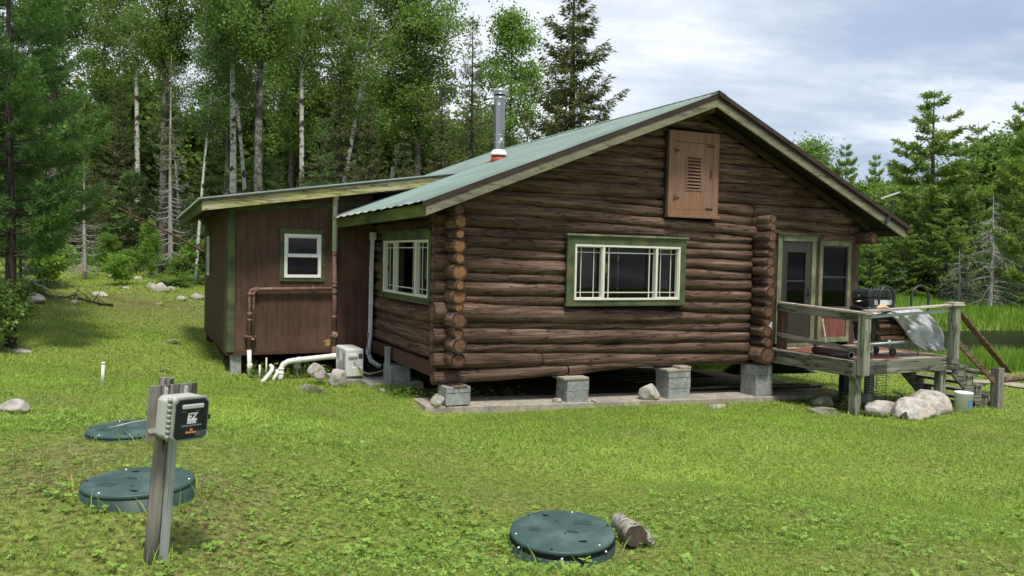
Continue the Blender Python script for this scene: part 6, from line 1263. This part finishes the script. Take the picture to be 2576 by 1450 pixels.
def bare(x, y):
    z = np.zeros_like(x)
    for bx, by, _, r_, s_ in BARE: z = np.maximum(z, s_ * np.exp(-((x - bx) ** 2 + (y - by) ** 2) / r_ ** 2))
    d = np.stack([x - C0[0], y - C0[1]]); s = d[0] * US[0] + d[1] * US[1]; v = d[0] * VS[0] + d[1] * VS[1]
    under = ((s > -.1) & (s < 9.3) & (v > .2) & (v < 9.5)) | ((s > -2.8) & (s < .2) & (v > VW + .1) & (v < 9.6)) | ((s > 7) & (s < 9.2) & (v > -1.9) & (v < .5))
    wood = 1 / (1 + np.exp(-(y + x * .12 - 34.5 + 1.2 * np.sin(x * .6)) * 1.2)) * (x < 12)
    return np.clip(np.maximum(np.maximum(z * (.75 + .5 * vnoise(x * 2.2, y * 2.2, 3)), np.clip(vnoise(x, y, 5) * .4 - .16, 0, .4)), np.maximum(under * 1.0, wood)), 0, 1), under
bv, und = bare(V[:, 0], V[:, 1])
me = np_mesh('ground', V, Q, None, 'lawn_soil', smooth=True); a = me.attributes.new('bare', 'FLOAT', 'POINT'); a.data.foreach_set('value', bv.astype(np.float32)); o = obj('ground', me); o['kind'] = 'structure'
# water
m, nt, N, L = nodes('pond_water'); out = N('ShaderNodeOutputMaterial'); bs = N('ShaderNodeBsdfPrincipled'); bs.inputs['Base Color'].default_value = (.008, .008, .006, 1); bs.inputs['Roughness'].default_value = .25; bs.inputs['IOR'].default_value = 1.33; bs.inputs['Specular IOR Level'].default_value = .15
tc = N('ShaderNodeTexCoord'); n1 = N('ShaderNodeTexNoise'); n1.inputs['Scale'].default_value = 3; L(tc.outputs['Object'], n1.inputs[0]); bp = N('ShaderNodeBump'); bp.inputs['Strength'].default_value = .08; L(n1.outputs['Fac'], bp.inputs['Height']); L(bp.outputs[0], bs.inputs['Normal']); L(bs.outputs[0], out.inputs[0]); M['pond_water'] = m
wx = np.linspace(-1, 1, 30); k = 40; P = []
for i in range(k): t = 2 * math.pi * i / k; u, w = 31 * math.cos(t), 8.0 * math.sin(t); P.append((21 + u * .97 - w * .24, 32.6 + u * .24 + w * .97, -3.0))
mb = MB(); mb.add(P, [tuple(range(k))]); o = mb.build('water', 'pond_water', frame=I4); o['kind'] = 'structure'
# path with timber edging
A = [gpt(p, q_)[0] for p, q_ in ((2440, 965), (2500, 968), (2576, 981), (2760, 1000), (3000, 1030))]; B_ = [gpt(p, q_)[0] for p, q_ in ((2440, 958), (2500, 960), (2576, 968), (2760, 982), (3000, 1005))]
def ribbon(A_, B__, h0): 
    mb = MB(); vs = []
    for i in range(len(A_) - 1):
        for t in np.linspace(0, 1, 8)[: 8 if i == len(A_) - 2 else 7]:
            for r_ in (A_, B__):
                p = r_[i] * (1 - t) + r_[i + 1] * t; vs.append((p[0], p[1], g1(p[0], p[1]) + h0))
    n = len(vs) // 2; mb.add(vs, [(2 * i, 2 * i + 1, 2 * i + 3, 2 * i + 2) for i in range(n - 1)], smooth=True); return mb
o = ribbon(A, B_, .03).build('path', 'slab_pale', frame=I4); o['kind'] = 'structure'
for i, (p0_, p1_, r_, lab) in enumerate([((2395, 938), (2560, 962), .07, 'long weathered pole edging the far side of the path'), ((2520, 966), (2760, 948), .08, 'brown pole crossing the edge of the path at the right')]):
    a_, b_ = gpt(*p0_)[0], gpt(*p1_)[0]; mb = MB(); mb.tube([a_ + (0, 0, .1), (a_ + b_) / 2 + (0, 0, .12), b_ + (0, 0, .1)], [r_, r_ * .9, r_ * .8], 8); o = mb.build('timber_pole', ['rail_brown', 'weathered_along'][1 - i], frame=I4); tag(o, lab, 'pole'); recenter(o)
# ---------------------------------------------------------------- grass
def cabframe(x, y): dx, dy = x - C0[0], y - C0[1]; return dx * US[0] + dy * US[1], dx * VS[0] + dy * VS[1]
LIDS = [(*at(1415, 1333, 4.76)[:2], .318), (*at(349, 1208, 4.76)[:2], .318), (*at(324, 1076, 6.4)[:2], .31)]
def mask(x, y):
    s, v = cabframe(x, y); bad = ((s > -.4) & (s < 8.3) & (v > -.42) & (v < .7)) | ((s > -.1) & (s < 9.3) & (v > .1) & (v < 9.4)) | ((s > -2.7) & (s < .2) & (v > VW + .35) & (v < 9.5)) | ((s > -.6) & (s < .5) & (v > 2.2) & (v < 3.3)) | ((s > -1.0) & (s < -.4) & (v > 2.9) & (v < 3.9))
    for lx, ly, lr in LIDS: bad |= np.hypot(x - lx, y - ly) < lr
    pu, pv = pond_uv(x, y); bad |= np.exp(-(pu / 26) ** 4 - (pv / 5.6) ** 4) > .6
    return ~bad
def sample(n, d0, d1, x0=-100, x1=2680, margin=0):
    """points spread evenly on the ground in a wedge of distances in front of the eye"""
    d = np.sqrt(rng.uniform(d0 ** 2, d1 ** 2, n)); px = rng.uniform(x0, x1, n); t = (px - 1288) / F_PX; x = d * t; y = d; return x, y
def blades(x, y, hgt, wid, spread=.5, mat='grass_blade', bend=.5):
    n = len(x); z = ground(x, y); a = rng.uniform(0, 6.283, n); wdir = np.stack([np.cos(a), np.sin(a), np.zeros(n)], 1); ld = rng.normal(size=(n, 2)) * spread; base = np.stack([x, y, z - .005], 1); h = hgt[:, None]
    up = np.stack([ld[:, 0], ld[:, 1], np.ones(n)], 1); up /= np.linalg.norm(up, axis=1, keepdims=True); w = wid[:, None]
    mid = base + up * h * .55; tip = base + up * h + np.stack([ld[:, 0], ld[:, 1], -.25 * np.ones(n)], 1) * h * bend * .6
    V = np.stack([base - wdir * w * .5, base + wdir * w * .5, mid + wdir * w * .4, mid - wdir * w * .4, mid - wdir * w * .4, mid + wdir * w * .4, tip + wdir * w * .06, tip - wdir * w * .06], 1).reshape(-1, 3)
    return V, np.arange(len(V)).reshape(-1, 4)
def lawn(n, d0, d1, h, w, seed, x0=-100, x1=2680):
    x, y = sample(n, d0, d1, x0, x1); k = mask(x, y); x, y = x[k], y[k]; bv, und = bare(x, y); k = (rng.uniform(0, 1, len(x)) > bv * .82); x, y, bv = x[k], y[k], bv[k]
    c1 = vnoise(x * 1.5, y * 1.5, 8); c2 = vnoise(x * 5, y * 5, 9); hh = h * rng.uniform(.5, 1.4, len(x)) * (1 + .35 * c2) * (1 - .35 * bv); ww = w * rng.uniform(.7, 1.3, len(x))
    V, Q = blades(x, y, np.clip(hh, .01, 1), ww, .6); var = np.clip(.58 + .26 * c1 + .13 * c2 + rng.normal(size=len(x)) * .15 - bv * .5, 0, 1); var = np.where(rng.uniform(0, 1, len(x)) < .07, rng.uniform(0, .25, len(x)), var)
    return V, Q, np.repeat(var, 2)
parts = [lawn(150000, 2.9, 7, .034, .0045, 1), lawn(140000, 7, 14, .042, .009, 2), lawn(80000, 14, 24, .055, .018, 3), lawn(50000, 24, 38, .07, .035, 4)]
V = np.concatenate([p[0] for p in parts]); var = np.concatenate([p[2] for p in parts]); me = np_mesh('lawn_grass', V, np.arange(len(V)).reshape(-1, 4), var, 'grass_blade'); o = obj('lawn_grass', me); o['kind'] = 'stuff'; o['label'] = 'short green lawn grass'
# clover, dandelion and strawberry leaves low in the lawn
x, y = sample(26000, 2.9, 8.5); k = mask(x, y); x, y = x[k], y[k]; cl_ = vnoise(x * 1.3 + 4, y * 1.3, 21); lf = np.exp(-((x + 1.2) ** 2 + (y - 4.2) ** 2) / 9); k = rng.uniform(0, 1, len(x)) < np.clip(cl_ * .9 - .02 + .4 * lf, 0, 1); x, y = x[k], y[k]
g_ = len(x); z = ground(x, y) + rng.uniform(.012, .05, g_); rep = 3; P = np.repeat(np.stack([x, y, z], 1), rep, 0); a = np.tile(np.arange(rep) * 2.09, g_) + np.repeat(rng.uniform(0, 6.3, g_), rep); T = np.stack([np.cos(a), np.sin(a), rng.uniform(-.2, .45, len(a))], 1); T /= np.linalg.norm(T, axis=1, keepdims=True)
N_ = rand_dirs(len(P), rng, 2.2); N_ -= T * (T * N_).sum(1, keepdims=True); N_ /= np.linalg.norm(N_, axis=1, keepdims=True); Ls = np.repeat(rng.uniform(.010, .028, g_) * np.where(rng.uniform(0, 1, g_) < .12, 1.8, 1), rep)
V, Q = leaf_quads(P, T, N_, Ls, Ls * .8); me = np_mesh('lawn_weeds', V, Q, np.repeat(rng.uniform(0, 1, g_), rep), 'clover'); o = obj('lawn_weeds', me); o['kind'] = 'stuff'; o['label'] = 'clover and broad-leaved weeds in the lawn'
# leafy weeds at the foot of the buildings and under the deck
WP = []
for (s0, s1, v0, v1, n, h) in ((-2.5, -1.1, 4.0, 4.6, 120, .3), (-.1, .9, 3.2, 4.2, 50, .3), (0, 2, .7, 1.4, 60, .15), (7.0, 9.2, -2.0, -.6, 170, .22), (-.5, -.1, .7, 2.0, 40, .15), (-1.3, -.9, 4.0, 4.3, 30, .2), (-.6, .3, 1.2, 2.2, 40, .12), (8.0, 9.4, -2.9, -2.3, 50, .14), (7.0, 8.0, -2.9, -2.4, 50, .1)):
    for i in range(n):
        p = W(rng.uniform(s0, s1), rng.uniform(v0, v1), 0); WP.append((p[0], p[1], h * rng.uniform(.4, 1.2)))
P = []; T = []; Ls = []
for x_, y_, h_ in WP:
    zb = g1(x_, y_); m_ = 9
    for j in range(m_): P.append((x_ + rng.normal() * .03, y_ + rng.normal() * .03, zb + h_ * (j + .5) / m_)); a = rng.uniform(0, 6.3); T.append((math.cos(a), math.sin(a), rng.uniform(-.2, .5))); Ls.append(rng.uniform(.03, .065))
P = np.array(P); T = np.array(T); T /= np.linalg.norm(T, axis=1, keepdims=True); N_ = rand_dirs(len(P), rng, 1.5); N_ -= T * (T * N_).sum(1, keepdims=True); N_ /= np.linalg.norm(N_, axis=1, keepdims=True); Ls = np.array(Ls)
V, Q = leaf_quads(P, T, N_, Ls, Ls * .55); me = np_mesh('wall_weeds', V, Q, rng.uniform(0, 1, len(P)), 'clover'); o = obj('wall_weeds', me); o['kind'] = 'stuff'; o['label'] = 'leafy weeds along the foot of the cabin and under the deck'
# taller blades at lids, post and rocks
X_ = []; Y_ = []; H_ = []
for cx, cy, r_ in LIDS:
    for i in range(60): a = rng.uniform(0, 6.3); X_.append(cx + math.cos(a) * (r_ + rng.uniform(.01, .05))); Y_.append(cy + math.sin(a) * (r_ + rng.uniform(.01, .05))); H_.append(rng.uniform(.05, .15))
for i in range(40): X_.append(Pb[0] + rng.normal() * .09); Y_.append(Pb[1] + rng.normal() * .09); H_.append(rng.uniform(.04, .14))
for ob_ in [o for o in COL.objects if o.name.startswith(('boulder', 'rock'))]:
    dm_ = ob_.dimensions if False else None; w_ = max(abs(v.co.x) for v in ob_.data.vertices); dd_ = max(1, ob_.location.y / 12)
    for i in range(40): a = rng.uniform(0, 6.3); X_.append(ob_.location.x + math.cos(a) * w_ * rng.uniform(.95, 1.15)); Y_.append(ob_.location.y + math.sin(a) * w_ * .8 * rng.uniform(.95, 1.2)); H_.append(rng.uniform(.04, .1) * dd_)
X_ = np.array(X_); Y_ = np.array(Y_); H_ = np.array(H_); k = mask(X_, Y_); V, Q = blades(X_[k], Y_[k], H_[k], .006 * np.maximum(1, Y_[k] / 8), .35); me = np_mesh('tall_grass_tufts', V, Q, np.repeat(rng.uniform(.45, 1, k.sum()), 2), 'grass_blade'); o = obj('tall_grass_tufts', me); o['kind'] = 'stuff'; o['label'] = 'longer grass blades around the lids, post and rocks'
# marsh grass on both banks of the pond
def reeds(n, x0, x1, d0, d1, h, w):
    x, y = sample(n, d0, d1, x0, x1); k = mask(x, y); x, y = x[k], y[k]; c = vnoise(x, y, 31); V, Q = blades(x, y, h * rng.uniform(.6, 1.15, len(x)) * (1 + .2 * c), w * rng.uniform(.7, 1.3, len(x)), .16, bend=.3); return V, Q, np.repeat(np.clip(.5 + .3 * c + rng.normal(size=len(x)) * .2, 0, 1), 2)
parts = [reeds(42000, 1500, 3100, 21.8, 29, .52, .02), reeds(32000, 1500, 3100, 36, 60, .7, .05)]
V = np.concatenate([p[0] for p in parts]); me = np_mesh('marsh_grass', V, np.arange(len(V)).reshape(-1, 4), np.concatenate([p[2] for p in parts]), 'reed_blade'); o = obj('marsh_grass', me); o['kind'] = 'stuff'; o['label'] = 'tall bright marsh grass on both banks of the dark pond'
# undergrowth along the wood edge
x, y = sample(16000, 29, 42, -500, 1400); edge = y + x * .12 - 31.5 + 1.2 * np.sin(x * .6); k = (edge > rng.uniform(-1.5, 1.5, len(x))) & mask(x, y); x, y = x[k], y[k]; n = len(x); hh = (.25 + .5 * np.clip(vnoise(x * 1.4, y * 1.4, 41) + .5, 0, 1.4)); z = ground(x, y) + rng.uniform(0, 1, n) ** .7 * hh
rep = 4; P = np.repeat(np.stack([x, y, z], 1), rep, 0) + rng.normal(size=(n * rep, 3)) * .1; T = rand_dirs(len(P), rng, .2); N_ = rand_dirs(len(P), rng, 1.2); N_ -= T * (T * N_).sum(1, keepdims=True); N_ /= np.linalg.norm(N_, axis=1, keepdims=True); Ls = rng.uniform(.08, .17, len(P))
V, Q = leaf_quads(P, T, N_, Ls, Ls * .6); me = np_mesh('undergrowth', V, Q, np.clip(np.repeat(.4 + .4 * vnoise(x * 1.1, y * 1.1, 43), rep) + rng.normal(size=len(P)) * .2, 0, 1), 'fern_green'); o = obj('undergrowth', me); o['kind'] = 'stuff'; o['label'] = 'low leafy undergrowth along the wood edge'
# ---------------------------------------------------------------- light and sky
sd = US * -.15 - VS * 1.0 + np.array([0, 0, 2.25]); sd /= np.linalg.norm(sd)
sl = bpy.data.lights.new('sun', 'SUN'); sl.energy = 2.1; sl.angle = math.radians(9); sl.color = (1, .95, .87); so = bpy.data.objects.new('sun', sl); COL.objects.link(so); so.rotation_euler = Vector(sd).to_track_quat('Z', 'Y').to_euler()
w = bpy.data.worlds.new('World'); SC.world = w; w.use_nodes = True; nt = w.node_tree; nt.nodes.clear(); N = nt.nodes.new; L = nt.links.new
out = N('ShaderNodeOutputWorld'); bg = N('ShaderNodeBackground'); sky = N('ShaderNodeTexSky'); sky.sky_type = 'NISHITA'; sky.sun_disc = False; sky.sun_elevation = math.asin(sd[2]); sky.sun_rotation = math.atan2(sd[0], sd[1])
tc = N('ShaderNodeTexCoord'); sx = N('ShaderNodeSeparateXYZ'); L(tc.outputs['Generated'], sx.inputs[0])
az = N('ShaderNodeMath'); az.operation = 'ADD'; L(sx.outputs[2], az.inputs[0]); az.inputs[1].default_value = .22
mxz = N('ShaderNodeMath'); mxz.operation = 'MAXIMUM'; L(az.outputs[0], mxz.inputs[0]); mxz.inputs[1].default_value = .05
dv = N('ShaderNodeVectorMath'); dv.operation = 'DIVIDE'; cb_ = N('ShaderNodeCombineXYZ')
for i in range(3): L(mxz.outputs[0], cb_.inputs[i])
L(tc.outputs['Generated'], dv.inputs[0]); L(cb_.outputs[0], dv.inputs[1])
mp = N('ShaderNodeMapping'); mp.inputs['Scale'].default_value = (1.0, 1.7, 1); mp.inputs['Rotation'].default_value = (0, 0, .25); mp.inputs['Location'].default_value = (3.3, 1.7, 0); L(dv.outputs[0], mp.inputs[0])
n1 = N('ShaderNodeTexNoise'); n1.inputs['Scale'].default_value = 1.35; n1.inputs['Detail'].default_value = 12; n1.inputs['Roughness'].default_value = .58; n1.inputs['Distortion'].default_value = .1; L(mp.outputs[0], n1.inputs[0])
rc = ramp(N, [(.38, (.22, .25, .30)), (.47, (.30, .33, .38)), (.54, (.40, .43, .47)), (.62, (.60, .61, .63))]); L(n1.outputs['Fac'], rc.inputs[0])
# brighter towards the left/up, bluer near the right horizon: azimuth of the real cloud deck
dt = N('ShaderNodeVectorMath'); dt.operation = 'DOT_PRODUCT'; L(tc.outputs['Generated'], dt.inputs[0]); bd = Vector((.02, .93, .36)).normalized(); dt.inputs[1].default_value = bd
rb_ = ramp(N, [(.80, (0, 0, 0)), (1.0, (1, 1, 1))]); L(dt.outputs['Value'], rb_.inputs[0])
mb_ = N('ShaderNodeMix'); mb_.data_type = 'RGBA'; ml = N('ShaderNodeMath'); ml.operation = 'MULTIPLY'; L(rb_.outputs[0], ml.inputs[0]); ml.inputs[1].default_value = .6; L(ml.outputs[0], mb_.inputs[0]); L(rc.outputs[0], mb_.inputs[6]); mb_.inputs[7].default_value = (.56, .575, .60, 1)
sc_ = N('ShaderNodeVectorMath'); sc_.operation = 'SCALE'; L(sky.outputs[0], sc_.inputs[0]); sc_.inputs['Scale'].default_value = .09
mf = N('ShaderNodeMix'); mf.data_type = 'RGBA'; r3 = ramp(N, [(.28, (.55, .55, .55)), (.5, (.92, .92, .92))]); L(n1.outputs['Fac'], r3.inputs[0]); L(r3.outputs[0], mf.inputs[0]); L(sc_.outputs[0], mf.inputs[6]); L(mb_.outputs[2], mf.inputs[7])
d2 = N('ShaderNodeVectorMath'); d2.operation = 'DOT_PRODUCT'; L(tc.outputs['Generated'], d2.inputs[0]); d2.inputs[1].default_value = Vector((.48, .86, .10)).normalized()
r5 = ramp(N, [(.88, (0, 0, 0)), (1.0, (.62, .62, .62))]); L(d2.outputs['Value'], r5.inputs[0])
r6 = ramp(N, [(.36, (.16, .22, .33)), (.52, (.23, .29, .39)), (.66, (.38, .42, .49))]); L(n1.outputs['Fac'], r6.inputs[0])
m6 = N('ShaderNodeMix'); m6.data_type = 'RGBA'; L(r5.outputs[0], m6.inputs[0]); L(mf.outputs[2], m6.inputs[6]); L(r6.outputs[0], m6.inputs[7])
L(m6.outputs[2], bg.inputs[0]); bg.inputs[1].default_value = 1.0; L(bg.outputs[0], out.inputs[0])
SC.view_settings.view_transform = 'Standard'; SC.view_settings.look = 'None'; SC.view_settings.exposure = 1.06; SC.view_settings.gamma = 1
SC.render.engine = 'CYCLES'; SC.cycles.max_bounces = 6; SC.cycles.transparent_max_bounces = 8; SC.cycles.diffuse_bounces = 3; SC.cycles.glossy_bounces = 3
